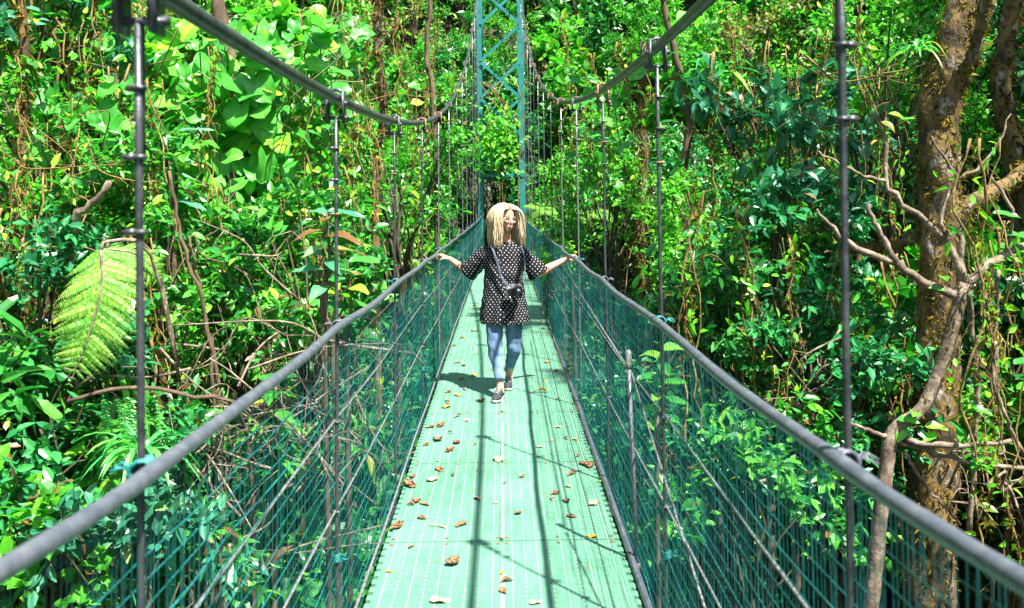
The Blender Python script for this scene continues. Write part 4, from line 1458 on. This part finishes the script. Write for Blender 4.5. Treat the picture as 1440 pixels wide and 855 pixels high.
def fused(name, geo, material, voxel, smooth=4, factor=.5):
    """melt overlapping closed pieces into one continuous skin"""
    me = geo.mesh(name + '_raw', material)
    o = bpy.data.objects.new(name + '_raw', me)
    COL.objects.link(o)
    r = o.modifiers.new('r', 'REMESH')
    r.mode = 'VOXEL'
    r.voxel_size = voxel
    r.use_smooth_shade = True
    s = o.modifiers.new('s', 'SMOOTH')
    s.iterations = smooth
    s.factor = factor
    dg = bpy.context.evaluated_depsgraph_get()
    out = bpy.data.meshes.new_from_object(o.evaluated_get(dg))
    out.name = name
    out.materials.clear()
    out.materials.append(material)
    bpy.data.objects.remove(o)
    return out


def ellipsoid(c, r, rot=None, n=14):
    th = np.linspace(0, math.pi, n)
    rings = [(0, 0, -math.cos(t), max(1e-3, math.sin(t)), max(1e-3, math.sin(t)), 0, 0) for t in th]
    V, F = ring_loft(rings, 20)
    V = V * np.array(r)
    if rot is not None:
        V = V @ np.array(rot).T
    return V + np.array(c), F


# joints (figure coordinates)
SL, EL, WL = W(-.135, 7.33, 1.355), W(-.29, 7.42, 1.165), W(-.455, 7.62, 1.262)
SR, ER, WR = W(.175, 7.33, 1.355), W(.325, 7.34, 1.155), W(.545, 7.43, 1.252)
NB = W(.035, 7.33, 1.40)
HC = Vector(W(.045, 7.29, 1.625))
yaw = Matrix.Rotation(R(31), 3, 'Z') @ Matrix.Rotation(R(4), 3, 'X') @ Matrix.Rotation(R(4), 3, 'Y')
HM = np.array(yaw)


def H(x, y, z):
    """head-local point: x to her left (picture right), -y is the face"""
    return np.array(HC) + HM @ np.array((x, y, z))


body = Geo()
# head
V, F = ellipsoid((0, 0, 0), (1, 1, 1))


def hell(c, r, rot=None):
    V, F = ellipsoid((0, 0, 0), r, rot)
    V = V + np.array(c)
    body.add(V @ HM.T + np.array(HC), F)


hell((0, .015, .03), (.073, .092, .085))
hell((0, -.025, -.025), (.060, .066, .075))
hell((0, -.052, -.078), (.034, .034, .030))
hell((0, -.045, -.055), (.046, .042, .042))
hell((0, -.097, -.018), (.0095, .016, .022), np.array(Matrix.Rotation(R(-22), 3, 'X')))
hell((0, -.103, -.030), (.0125, .013, .010))
for s in (-1, 1):
    hell((s * .032, -.078, -.022), (.020, .016, .016))
    hell((s * .028, -.083, .014), (.022, .010, .008))
    hell((s * .074, .012, -.012), (.009, .020, .031))
hell((0, -.090, -.062), (.021, .012, .008))
body.tube([NB, (NB[0] + .003, NB[1] - .005, NB[2] + .08), tuple(H(0, .02, -.05))], [.056, .048, .050], 16)
# trunk, arms, legs
body.add(*ring_loft([(.02, .02, .70, .11, .08, 0, 0), (.02, .02, .80, .15, .105, 0, 0), (.02, .02, .95, .125, .09, 0, 0), (.02, .02, 1.10, .135, .10, 0, 0), (.03, .03, 1.20, .15, .085, 0, 0), (.035, .03, 1.265, .06, .05, 0, 0)], 20))
for S, E, Wd in ((SL, EL, WL), (SR, ER, WR)):
    S, E, Wd = np.array(S), np.array(E), np.array(Wd)
    S = S - np.array([0, 0, .03])
    body.tube(spline([S, S * .5 + E * .5, E, E * .62 + Wd * .38, Wd], 18), np.interp(np.linspace(0, 1, 18), [0, .25, .5, .68, 1], [.042, .042, .037, .038, .0245]), 14)
LEGS = [
    dict(h=(-.065, .02, .80), k=tuple(np.array(W(-.056, 7.20, .535))), a=tuple(np.array(W(-.015, 7.06, .235)))),
    dict(h=(.100, .03, .80), k=tuple(np.array(W(.103, 7.30, .53))), a=tuple(np.array(W(.058, 7.49, .235)))),
]
TOES = [tuple(np.array(W(-.060, 6.905, WZ - .008 + .03))), tuple(np.array(W(.052, 7.325, WZ + .030)))]
for lg in LEGS:
    h, k, a = map(np.array, (lg['h'], lg['k'], lg['a']))
    body.tube(spline([h, k, k * .6 + a * .4 + np.array([0, .012, 0]), a, a - np.array([0, 0, .045])], 18), [.055, .05, .045, .042, .040, .038, .036, .035, .034, .033, .032, .031, .031, .031, .031, .031, .032, .03], 12)


# hands: palm and five fingers laid over the rail
def hand(wr, d_out, d_back, palm_up, railc):
    wr = np.array(wr, float)
    o_, b_, u_ = (np.array(v, float) for v in (d_out, d_back, palm_up))
    pc = wr + o_ * .045 + u_ * .006
    V, F = ellipsoid((0, 0, 0), (.047, .036, .0155))
    Rm = np.stack([o_, b_, u_], -1)
    body.add(V @ Rm.T + pc, F)
    body.tube([wr - o_ * .02, wr + o_ * .02 + u_ * .002], [.026, .028], 12, flat=.75)
    knuck = wr + o_ * .078 + u_ * .008
    for q, (off, ln) in enumerate(((-.030, .066), (-.010, .076), (.011, .072), (.030, .058))):
        k0 = knuck + b_ * off - o_ * .018
        p1 = k0 + o_ * ln * .52 + u_ * .008
        p2 = p1 + o_ * ln * .30 - u_ * ln * .36
        p3 = p2 - u_ * ln * .42 - o_ * ln * .12
        body.tube(spline([k0, p1, p2, p3], 9), [.0105, .0102, .0098, .0095, .0092, .009, .0085, .0078, .006], 8)
    t0 = wr + o_ * .022 - b_ * .022
    t1 = t0 - b_ * .026 + o_ * .022 - u_ * .004
    t2 = t1 + o_ * .030 - b_ * .006 - u_ * .022
    body.tube(spline([t0, t1, t2], 8), [.014, .013, .0125, .012, .011, .0105, .0095, .007], 8)


ou = unit(np.array([-1.0, .35, .28]))
hand(WL, ou, unit(np.array([.35, 1.0, 0])), unit(np.array([.25, -.15, 1.0])), None)
ou = unit(np.array([1.0, .22, .30]))
hand(WR, ou, unit(np.array([-.22, 1.0, 0])), unit(np.array([-.28, -.05, 1.0])), None)
bodyo = link('body', fused('body', body, M['skin'], .0045, 3), woman)

# face details
for s in (-1, 1):
    V, F = ellipsoid((0, 0, 0), (.0115, .0042, .0045))
    g = Geo().add((V + np.array((s * .029, -.0885, .002))) @ HM.T + np.array(HC), F)
    link('eye', g.mesh('eye', M['eyewhite'], True), woman)
for s in (-1, 1):
    V, F = ellipsoid((0, 0, 0), (.0066, .004, .0052))
    g = Geo().add((V + np.array((s * .029 + .003, -.0920, .0015))) @ HM.T + np.array(HC), F)
    g.tube([H(s * .045, -.082, .006), H(s * .036, -.0925, .0105), H(s * .024, -.0945, .0105), H(s * .015, -.091, .004)], .0013, 5)
    link('iris', g.mesh('iris', M['eye'], True), woman)
    g = Geo().tube([H(s * .050, -.080, .020), H(s * .036, -.0925, .0265), H(s * .016, -.0965, .022)], [.0018, .0034, .0026], 6)
    link('eyebrow', g.mesh('eyebrow', M['brow'], True), woman)
g = Geo()
g.tube([H(-.024, -.092, -.0625), H(-.010, -.101, -.0590), H(0, -.1025, -.0605), H(.010, -.101, -.0590), H(.024, -.092, -.0625)], [.001, .0042, .0038, .0042, .001], 6)
g.tube([H(-.022, -.091, -.0645), H(0, -.1015, -.0700), H(.022, -.091, -.0645)], [.001, .0055, .001], 6)
link('lips', g.mesh('lips', M['lip'], True), woman)

# hair: parted wavy locks to the shoulders
g = Geo()
rs = np.random.default_rng(77)
hr_ = np.array((.077, .096, .092))
hc = np.array((0, .018, .030))
V, F = ellipsoid(hc, hr_ * .985, n=22)
cen = V[F].mean(1) - hc
keep = ~((cen[:, 1] < -.030) & (cen[:, 2] < .078)) & ~((cen[:, 1] < -.005) & (cen[:, 2] < .0)) & (cen[:, 2] > -.075)
g.add(V @ HM.T + np.array(HC), F[keep])
part_x = .008
zup = HM.T @ np.array((0, 0, 1.0))         # world up in head-local axes
for i in range(1000):
    side = -1 if rs.uniform() < .52 else 1
    y0 = rs.uniform(-.058, .085)
    # fall direction round the head: sides near the front, towards the back behind the crown
    az = rs.uniform(1.05, 1.5) if y0 < 0 else rs.uniform(.62, 1.9)
    if y0 > .05:
        az = rs.uniform(1.2, 3.0)
    dx, dy = side * math.sin(az), -math.cos(az)
    start = np.array((part_x + side * .004, y0, 0.0))
    e = (start - hc) / hr_
    start[2] = hc[2] + hr_[2] * math.sqrt(max(0.02, 1 - e[0] ** 2 - e[1] ** 2)) + .002
    n = 22
    L = rs.uniform(.33, .455) - (.03 if y0 < -.03 else 0)
    pts = []
    p = start.copy()
    d = np.array((dx, dy, -.05))
    ph = rs.uniform(0, 6.28)
    lift = rs.uniform(.0, .009)
    step = L / (n - 1)
    for q in range(n):
        f = q / (n - 1)
        pts.append(p.copy())
        down = -zup
        hor = np.array((dx, dy, 0.0))
        d = d * .62 + down * (.10 + .9 * min(1, f * 2.2)) * .5 + hor * max(0, .35 - f) * .9
        p = p + d / np.linalg.norm(d) * step
        e = (p - hc) / (hr_ + lift + .003)
        k = np.linalg.norm(e)
        if k < 1 and p[2] > hc[2] - .06:
            p = hc + (p - hc) / k
        # keep hair outside neck and cheeks
        rad = math.hypot(p[0], p[1] - .01)
        lim = .072 + lift + .022 * math.sin(min(1, max(0, f - .3) / .6) * 3.1)
        if p[2] < hc[2] - .04 and rad < lim:
            s_ = lim / (rad + 1e-6)
            p[0] *= s_
            p[1] = .01 + (p[1] - .01) * s_
        # not over the face
        if p[1] < -.010 and abs(p[0]) < .076 and p[2] < .082:
            p[0] = side * .076
            p[1] = max(p[1], -.018)
    pts = np.array(pts)
    tt = np.linspace(0, 1, n)
    wv_ = .0060 * np.sin(tt * 16 + ph) * np.clip(tt * 2.2, 0, 1)
    pts[:, 0] += wv_ * (1 if side > 0 else -1)
    pts[:, 1] += .0035 * np.cos(tt * 13 + ph) * np.clip(tt * 2, 0, 1)
    pw = pts @ HM.T + np.array(HC)
    g.tube(pw, np.interp(tt, [0, .12, .75, 1], [.0022, .0040, .0038, .0006]) * rs.uniform(.7, 1.25), 6, flat=.6)
hair = link('hair', g.mesh('hair', M['hair'], True), woman)

# tunic with wide elbow sleeves
g = Geo()
zz0 = WZ
rings = [(.025, .00, .735, .208, .172, .030, .4), (.025, .00, .76, .207, .170, .028, .5), (.024, .005, .86, .197, .160, .022, .9), (.022, .015, .98, .180, .138, .014, 1.3), (.020, .02, 1.08, .168, .120, .008, 1.6),
         (.020, .02, 1.16, .165, .118, .004, 2), (.022, .025, 1.23, .176, .112, 0, 2), (.024, .03, 1.30, .180, .100, 0, 2), (.026, .03, 1.35, .178, .092, 0, 2), (.030, .03, 1.385, .145, .080, 0, 2), (.034, .03, 1.41, .095, .070, 0, 2), (.036, .03, 1.425, .066, .060, 0, 2)]
rings = [(a, b, c - zz0, d, e, f, p) for a, b, c, d, e, f, p in rings]
g.add(*ring_loft(rings, 36))
for S, E, sgn in ((SL, EL, -1), (SR, ER, 1)):
    S, E = np.array(S), np.array(E)
    ax = unit((E - S) + np.array([0, 0, .02]))
    a0 = S + np.array([-sgn * .03, 0, -.035])
    pts = spline([a0, a0 * .5 + E * .5 + np.array([sgn * .012, 0, .002]), E + np.array([sgn * .004, 0, -.012])], 9)
    g.tube(pts, np.array([.084, .082, .080, .079, .080, .083, .086, .090, .093]), 18, flat=.80, up=(0, 1, 0))
tm = fused('tunic', g, M['dots'], .0065, 5)
co = np.zeros(len(tm.vertices) * 3, dtype=np.float32)
tm.vertices.foreach_get('co', co)
co = co.reshape(-1, 3)
an = np.arctan2(co[:, 1] - .02, co[:, 0] - .02)
low = np.clip((1.05 - co[:, 2]) / .45, 0, 1)
fold = .010 * low * np.sin(an * 9 + 3 * np.sin(co[:, 2] * 5)) + .005 * np.sin(co[:, 2] * 38 + an * 5 + 2 * np.sin(an * 3)) * np.exp(-((co[:, 2] - .98) / .14) ** 2) + .004 * np.sin((co[:, 0] * .8 + co[:, 2]) * 70) * (np.abs(co[:, 0] - .02) > .17)
co += (np.stack([np.cos(an), np.sin(an), 0 * an], -1) * fold[:, None]).astype(np.float32)
tm.vertices.foreach_set('co', co.ravel())
tm.update()
tun = link('tunic', tm, woman)
# front placket
g = Geo()
zs = np.linspace(1.36, .74, 16) - WZ
ry = np.interp(zs + WZ, [.735, .86, .98, 1.08, 1.16, 1.23, 1.30, 1.385], [.192, .175, .143, .120, .118, .107, .090, .070])
g.tube(np.stack([np.full(16, .006), .021 - ry - .002, zs], -1), .0055, 5, flat=.5)
link('placket', g.mesh('placket', M['black'], True), tun)

# jeans
g = Geo()
for i, lg in enumerate(LEGS):
    h, k, a = map(np.array, (lg['h'], lg['k'], lg['a']))
    end = a + np.array([0, 0, .055])
    c = spline([h + np.array([0, 0, .06]), k, k * .6 + a * .4 + np.array([0, .012, 0]), end], 34)
    t = np.linspace(0, 1, 34)
    r = np.interp(t, [0, .2, .45, .6, .85, 1], [.084, .073, .056, .054, .044, .041])
    r = r * (1 + .022 * np.sin(t * 34 + i) * np.exp(-((t - .5) / .16) ** 2) + .03 * np.sin(t * 60) * np.exp(-((t - .97) / .07) ** 2))
    V, F = tube(c, r, 18)
    aa = np.arctan2(V[:, 1] - np.mean(V[:, 1]), V[:, 0] - np.mean(V[:, 0]))
    V += np.stack([np.cos(aa), np.sin(aa), 0 * aa], -1) * (.0035 * np.sin(V[:, 2] * 62 + aa * 2 + i))[:, None]
    g.add(V, F)
g.add(*ring_loft([(.02, .02, .66, .13, .10, 0, 0), (.02, .02, .80, .15, .11, 0, 0), (.02, .02, .9, .13, .10, 0, 0)], 20))
link('jeans', fused('jeans', g, M['denim'], .0055, 3), woman)

# shoes
for i, (lg, toe) in enumerate(zip(LEGS, TOES)):
    a = np.array(lg['a'])
    toe = np.array(toe)
    fd = toe - a
    fd[2] = 0
    fd = unit(fd)
    sd = np.cross(fd, [0, 0, 1.0])
    zf = float(deck_z(WY + a[1] - .08)) - WZ + .004
    heel = np.array([a[0], a[1], 0]) - fd * .058
    up = np.array([0, 0, 1.0])
    root = bpy.data.objects.new('shoe', None)
    s_t = np.linspace(0, 1, 12)
    L = .252
    hw = np.interp(s_t, [0, .06, .25, .45, .70, .9, 1], [.018, .031, .033, .034, .045, .036, .014])
    ctr = np.interp(s_t, [0, .5, .75, 1], [0, 0, .006, .003]) * (1 if i else -1)

    def shoe_loft(z0, z1s, inset):
        g = Geo()
        n = 12
        V = []
        for q in range(n):
            c = heel + fd * L * s_t[q] + sd * ctr[q]
            w_ = max(.004, hw[q] - inset)
            zt = z1s[q] if hasattr(z1s, '__len__') else z1s
            V += [c - sd * w_ + up * (zf + z0), c + sd * w_ + up * (zf + z0), c + sd * w_ * .92 + up * (zf + z0 + (zt - z0) * .55), c + sd * w_ * .5 + up * (zf + zt), c - sd * w_ * .5 + up * (zf + zt), c - sd * w_ * .92 + up * (zf + z0 + (zt - z0) * .55)]
        F = []
        for q in range(n - 1):
            for e in range(6):
                e2 = (e + 1) % 6
                A, B, C, D_ = q * 6 + e, q * 6 + e2, (q + 1) * 6 + e2, (q + 1) * 6 + e
                F += [[A, B, C], [A, C, D_]]
        for q in (0, n - 1):
            F += [[q * 6, q * 6 + 1, q * 6 + 2], [q * 6, q * 6 + 2, q * 6 + 3], [q * 6, q * 6 + 3, q * 6 + 4], [q * 6, q * 6 + 4, q * 6 + 5]]
        g.add(np.array(V), F)
        return g
    up_h = np.interp(s_t, [0, .1, .32, .5, .75, .92, 1], [.075, .088, .088, .078, .055, .042, .028])
    sh = link('shoe', shoe_loft(.020, up_h, .004).mesh('shoe', M['canvas'], True), woman)
    link('sole', shoe_loft(0.0, .026, 0.0).mesh('sole', M['white_rubber'], True), sh)
    g = Geo()
    for q in range(5):
        f = .36 + q * .075
        c = heel + fd * L * f + up * (zf + np.interp(f, s_t, up_h) + .003)
        g.tube([c - sd * .022 - up * .008, c + fd * .008 + up * .002, c + sd * .022 - up * .008], .0034, 5)
    g.tube(spline([c - fd * .07 + up * .022, c - fd * .08 + sd * .03 + up * .02, c - fd * .06 + sd * .035 - up * .01], 8), .0028, 4)
    g.tube(spline([c - fd * .07 + up * .022, c - fd * .08 - sd * .03 + up * .02, c - fd * .06 - sd * .035 - up * .01], 8), .0028, 4)
    link('laces', g.mesh('laces', M['white_rubber'], True), sh)

# arm band and small tattoo
def arm_ring(name, S, E, f, r, thick, material):
    S, E = np.array(S), np.array(E)
    c = S + (E - S) * f
    ax = unit(E - S)
    u = unit(np.cross(ax, [0, 0, 1.0]))
    v = np.cross(ax, u)
    a = np.linspace(0, 2 * math.pi, 17)
    g = Geo().tube([c + (u * math.cos(t) + v * math.sin(t)) * r for t in a], thick, 6, caps=False)
    return link(name, g.mesh(name, material, True), woman)


arm_ring('arm_band', EL, WL, .36, .0375, .0055, M['black'])
c0 = np.array(ER) + (np.array(WR) - np.array(ER)) * .34
g = Geo()
a = np.linspace(0, 2 * math.pi, 13)
g.tube([c0 + np.array((.013 * math.cos(t), -.0372, .013 * math.sin(t) + .002)) for t in a], .0016, 4, caps=False)
g.tube([c0 + np.array((.012, -.0370, .010)), c0 + np.array((.024, -.0362, .018))], .0016, 4)
link('tattoo', g.mesh('tattoo', M['ink'], True), woman)

# camera hanging at her hip on a strap: things of their own
cc = Vector(P(723, 409, 7.115))
camt = thing('camera', 'black and silver camera with round lens hanging in front of the dotted tunic', 'camera', cc, (R(14), R(-14), R(12)))
g = Geo()
g.box((0, 0, 0), (.062, .022, .034))
g.box((.0, 0, -.036), (.060, .021, .003))
link('camera_body', g.mesh('camera_body', M['black']), camt)
g = Geo()
g.box((0, 0, .0395), (.063, .0225, .0055))
g.box((.004, 0, .050), (.020, .018, .0055))
g.tube([(-.044, 0, .044), (-.044, 0, .056)], .011, 12)
g.box((-.0645, 0, 0), (.0025, .021, .033))
link('top_plate', g.mesh('top_plate', M['silver']), camt)
g = Geo().tube([(.016, -.02, -.002), (.016, -.05, -.002), (.016, -.052, -.002), (.016, -.085, -.002)], [.036, .036, .033, .032], 24)
ln = link('lens', g.mesh('lens', M['black'], True), camt)
g = Geo().tube([(.016, -.0845, -.002), (.016, -.0875, -.002)], [.027, .026], 20)
link('lens_glass', g.mesh('lens_glass', M['glass'], True), ln)
g = Geo().tube([(-.050, -.02, -.03), (-.046, -.026, -.062), (-.038, -.028, -.085)], .006, 6)
link('cap_cord', g.mesh('cap_cord', M['silver'], True), camt)
stt = thing('camera_strap', 'dark blue grey camera strap crossing the front of the dotted tunic', 'strap', cc)
for pts, wd in (([(690, 344, 7.23), (694, 354, 7.185), (700, 372, 7.165), (705, 390, 7.155), (714, 402, 7.12)], .011), ([(732, 345, 7.225), (737, 360, 7.19), (738, 382, 7.17), (735, 400, 7.13)], .006)):
    g = Geo()
    w3 = spline([Vector(P(*p)) - cc for p in pts], 14)
    g.tube(w3, wd, 6, flat=.16, up=(0, -1, 0))
    link('band', g.mesh('band', M['strapcloth'], True), stt)

# ------------------------------------------------------------------ fallen leaves on the walkway
def litter_mesh(kind_, seed, material):
    rs = np.random.default_rng(seed)
    if kind_ == 'flat':
        V, F = grid_leaf(hw_ov, 9, 4, .35, .0, wave=.06, seed=seed)
        V[:, 2] += .10 * (V[:, 1] - .5) ** 2 * 2
    elif kind_ == 'curl':
        V, F = grid_leaf(hw_ov, 10, 6, .0, .0, wave=.05, seed=seed)
        a = V[:, 0] / .27 * 1.9
        V = np.stack([.16 * np.sin(a), V[:, 1], .16 * (1 - np.cos(a)) + .12 * np.sin(V[:, 1] * 3.2)], -1)
    elif kind_ == 'stick':
        g = Geo().tube(wig(spline([(0, 0, .02), (.02, .4, .05), (-.02, .7, .03), (.0, 1, .04)], 8), .01, rs), [.04, .05, .045, .04, .04, .035, .03, .02], 6)
        return g.mesh('stick', material, True)
    else:                                                        # crumpled, star-like dead leaf
        g = Geo()
        for k in range(2):
            V, F = grid_leaf(lambda t: hw_ov(t) * rs.uniform(1.2, 1.7), 10, 8, .0, .0, wave=.07, seed=seed * 9 + k)
            V = V + rs.normal(0, .022, V.shape)
            a = V[:, 0] / .4 * rs.uniform(1.2, 2.2)
            bend = rs.uniform(.3, 1.1)
            V = np.stack([.24 * np.sin(a) + .1 * np.sin(V[:, 1] * 5), V[:, 1] - .5, .2 * (1 - np.cos(a)) + bend * (V[:, 1] - .5) ** 2 + .04 * np.sin(V[:, 0] * 24 + V[:, 1] * 11)], -1) * (1 if k == 0 else rs.uniform(.4, .7))
            V = V @ np.array(Matrix.Rotation(rs.uniform(0, 6), 3, 'Z') @ Matrix.Rotation(rs.normal(0, .2), 3, 'X')).T
            g.add(V + np.array([0, 0, .02 + .03 * k]), F)
        g.tube(wig(spline([(0, 0, .05), (.3, .4, .08), (.55, .75, .02)], 6), .02, rs), .012, 4)
        V = np.concatenate(g.V)
        V[:, 2] = (V[:, 2] - V[:, 2].min()) * .55
        return np_mesh('crumpled_leaf', V, np.concatenate(g.F), [material], None, True)
    V[:, 2] -= V[:, 2].min() - .002
    return np_mesh('fallen_leaf', V, F, [material], None, True)


M['dead_brown'] = noise_mat('dead_leaf_brown', [(0.07, 0.035, 0.016), (0.17, 0.09, 0.04), (0.28, 0.18, 0.095)], 12, 4, 0.7)
M['dead_yellow'] = noise_mat('dead_leaf_yellow', [(0.26, 0.12, 0.01), (0.40, 0.22, 0.012), (0.17, 0.14, 0.015)], 9, 4, 0.55)
M['dead_tan'] = noise_mat('dead_leaf_tan', [(0.20, 0.14, 0.06), (0.36, 0.28, 0.15), (0.48, 0.42, 0.32)], 9, 4, 0.6)
M['dead_grey'] = noise_mat('dead_leaf_grey', [(0.10, 0.08, 0.07), (0.19, 0.15, 0.14)], 12, 4, 0.8)
LIT = {
    'b': [litter_mesh('crumple', i, M['dead_brown']) for i in range(5)],
    'y': [litter_mesh('flat', 20 + i, M['dead_yellow']) for i in range(3)] + [litter_mesh('curl', 25, M['dead_yellow'])],
    't': [litter_mesh('flat', 30 + i, M['dead_tan']) for i in range(3)],
    'g': [litter_mesh('curl', 40 + i, M['dead_grey']) for i in range(2)],
    'c': [litter_mesh('curl', 50 + i, M['dead_brown']) for i in range(3)],
    's': [litter_mesh('stick', 60, M['dead_tan'])],
}
A = [(410, 30, 'b', 1.2), (430, 42, 'y', 1.2), (475, 25, 'g', 1.2), (395, 70, 'c', 1), (390, 95, 'y', 1.6), (432, 130, 'g', 1.1), (485, 136, 't', 1), (340, 168, 'b', 1), (380, 160, 'b', 1.4), (405, 187, 'c', .7), (365, 215, 'b', 1.6), (325, 232, 'b', 1), (440, 226, 'b', 1.3), (415, 255, 'b', 1.3), (515, 231, 'c', .6), (375, 298, 't', .5), (375, 330, 'b', 1.1), (255, 355, 'b', 1.1), (250, 388, 'b', 1.6), (372, 366, 't', 1.2), (432, 355, 'c', .6), (510, 432, 't', 1.0), (285, 452, 'b', 1.1), (318, 462, 'b', 1.0), (248, 465, 'c', .7), (308, 515, 'b', .8), (212, 545, 'b', 1.4), (228, 527, 'c', .9), (400, 552, 's', 1.1), (458, 541, 'b', 1.0), (265, 625, 'b', .6), (168, 720, 'y', .5), (425, 685, 'b', 1.5), (335, 836, 't', 1.3), (530, 67, 'b', 1.4), (735, 30, 'c', .6), (790, 32, 'y', 1.5), (825, 55, 'c', .9), (845, 167, 't', .9), (800, 220, 't', .7), (850, 207, 'c', .7), (880, 213, 'y', .7), (740, 240, 't', .8), (912, 275, 'c', .6), (935, 312, 'b', 1.7), (897, 342, 'c', 1.1), (608, 300, 't', 1.4), (690, 355, 'b', .9), (630, 378, 'g', .6), (870, 398, 't', .8), (818, 420, 'b', .9), (805, 447, 'c', .8), (858, 450, 'b', .9), (878, 508, 'b', .8), (945, 467, 't', 1.3), (978, 590, 'y', .9), (675, 495, 'b', .9), (600, 455, 't', .5), (615, 600, 'c', .5), (620, 720, 'y', .5), (605, 762, 'c', .9), (618, 795, 'b', 1.0), (715, 846, 't', .9), (640, 252, 'c', .3), (552, 303, 't', .4), (520, 327, 'c', .5)]
A = [(480 + x * .3684, 540 + y * .3684, k, s) for x, y, k, s in A]
B_ = [(210, 427, 'y', 1.5), (205, 517, 'y', 1.6), (188, 545, 'y', 1.2), (157, 573, 'c', .8), (205, 580, 't', .8), (160, 630, 'b', 1), (180, 640, 'b', 1.1), (205, 678, 'y', 1.4), (158, 692, 'y', 1.2), (490, 628, 'y', 1.2), (508, 660, 'b', 1), (465, 690, 'y', .8), (452, 512, 'c', 1.1), (450, 484, 'c', .9), (135, 568, 'b', .8), (275, 658, 'c', .7)]
A += [(580 + x * .3976, 260 + y * .3976, k, s) for x, y, k, s in B_]
LL = {'b': ('crumpled brown dead leaf', 'crumpled_leaf'), 'y': ('fallen yellow leaf', 'fallen_leaf'), 't': ('fallen pale tan leaf', 'fallen_leaf'), 'g': ('curled grey dead leaf', 'fallen_leaf'), 'c': ('small curled brown leaf', 'fallen_leaf'), 's': ('short pale stick', 'stick')}
for i, (px, py, k, s) in enumerate(A):
    d = 5.0
    for _ in range(30):                       # walk the sight line down to the walkway
        p = P(px, py, d)
        d *= 1 + (p.z - float(deck_z(d))) * .12
        d = min(24, max(3, d))
    p = P(px, py, d)
    x = max(-.54, min(.54, p.x))
    where = 'near the woman\'s feet' if abs(p.y - 7.1) < .7 else ('behind the woman' if p.y > 7.7 else 'ahead of the woman')
    edge = 'along the walkway edge' if abs(x) > .36 else ('near the centre strip' if abs(x) < .13 else 'on the walkway')
    size = 'large ' if s > 1.25 else ('tiny ' if s < .65 else '')
    nm = LL[k][1]
    lab = size + LL[k][0] + ' lying ' + edge + ' ' + where
    o = link(nm, random.choice(LIT[k]), None, (x, p.y, float(deck_z(p.y)) + .003), (random.uniform(-.08, .08), random.uniform(-.08, .08), random.uniform(0, 6.28)), .072 * s * (1.3 if k == 's' else 1))
    tag(o, lab, 'stick' if k == 's' else 'leaf', LL[k][0] + 's ' + edge + ' ' + where)
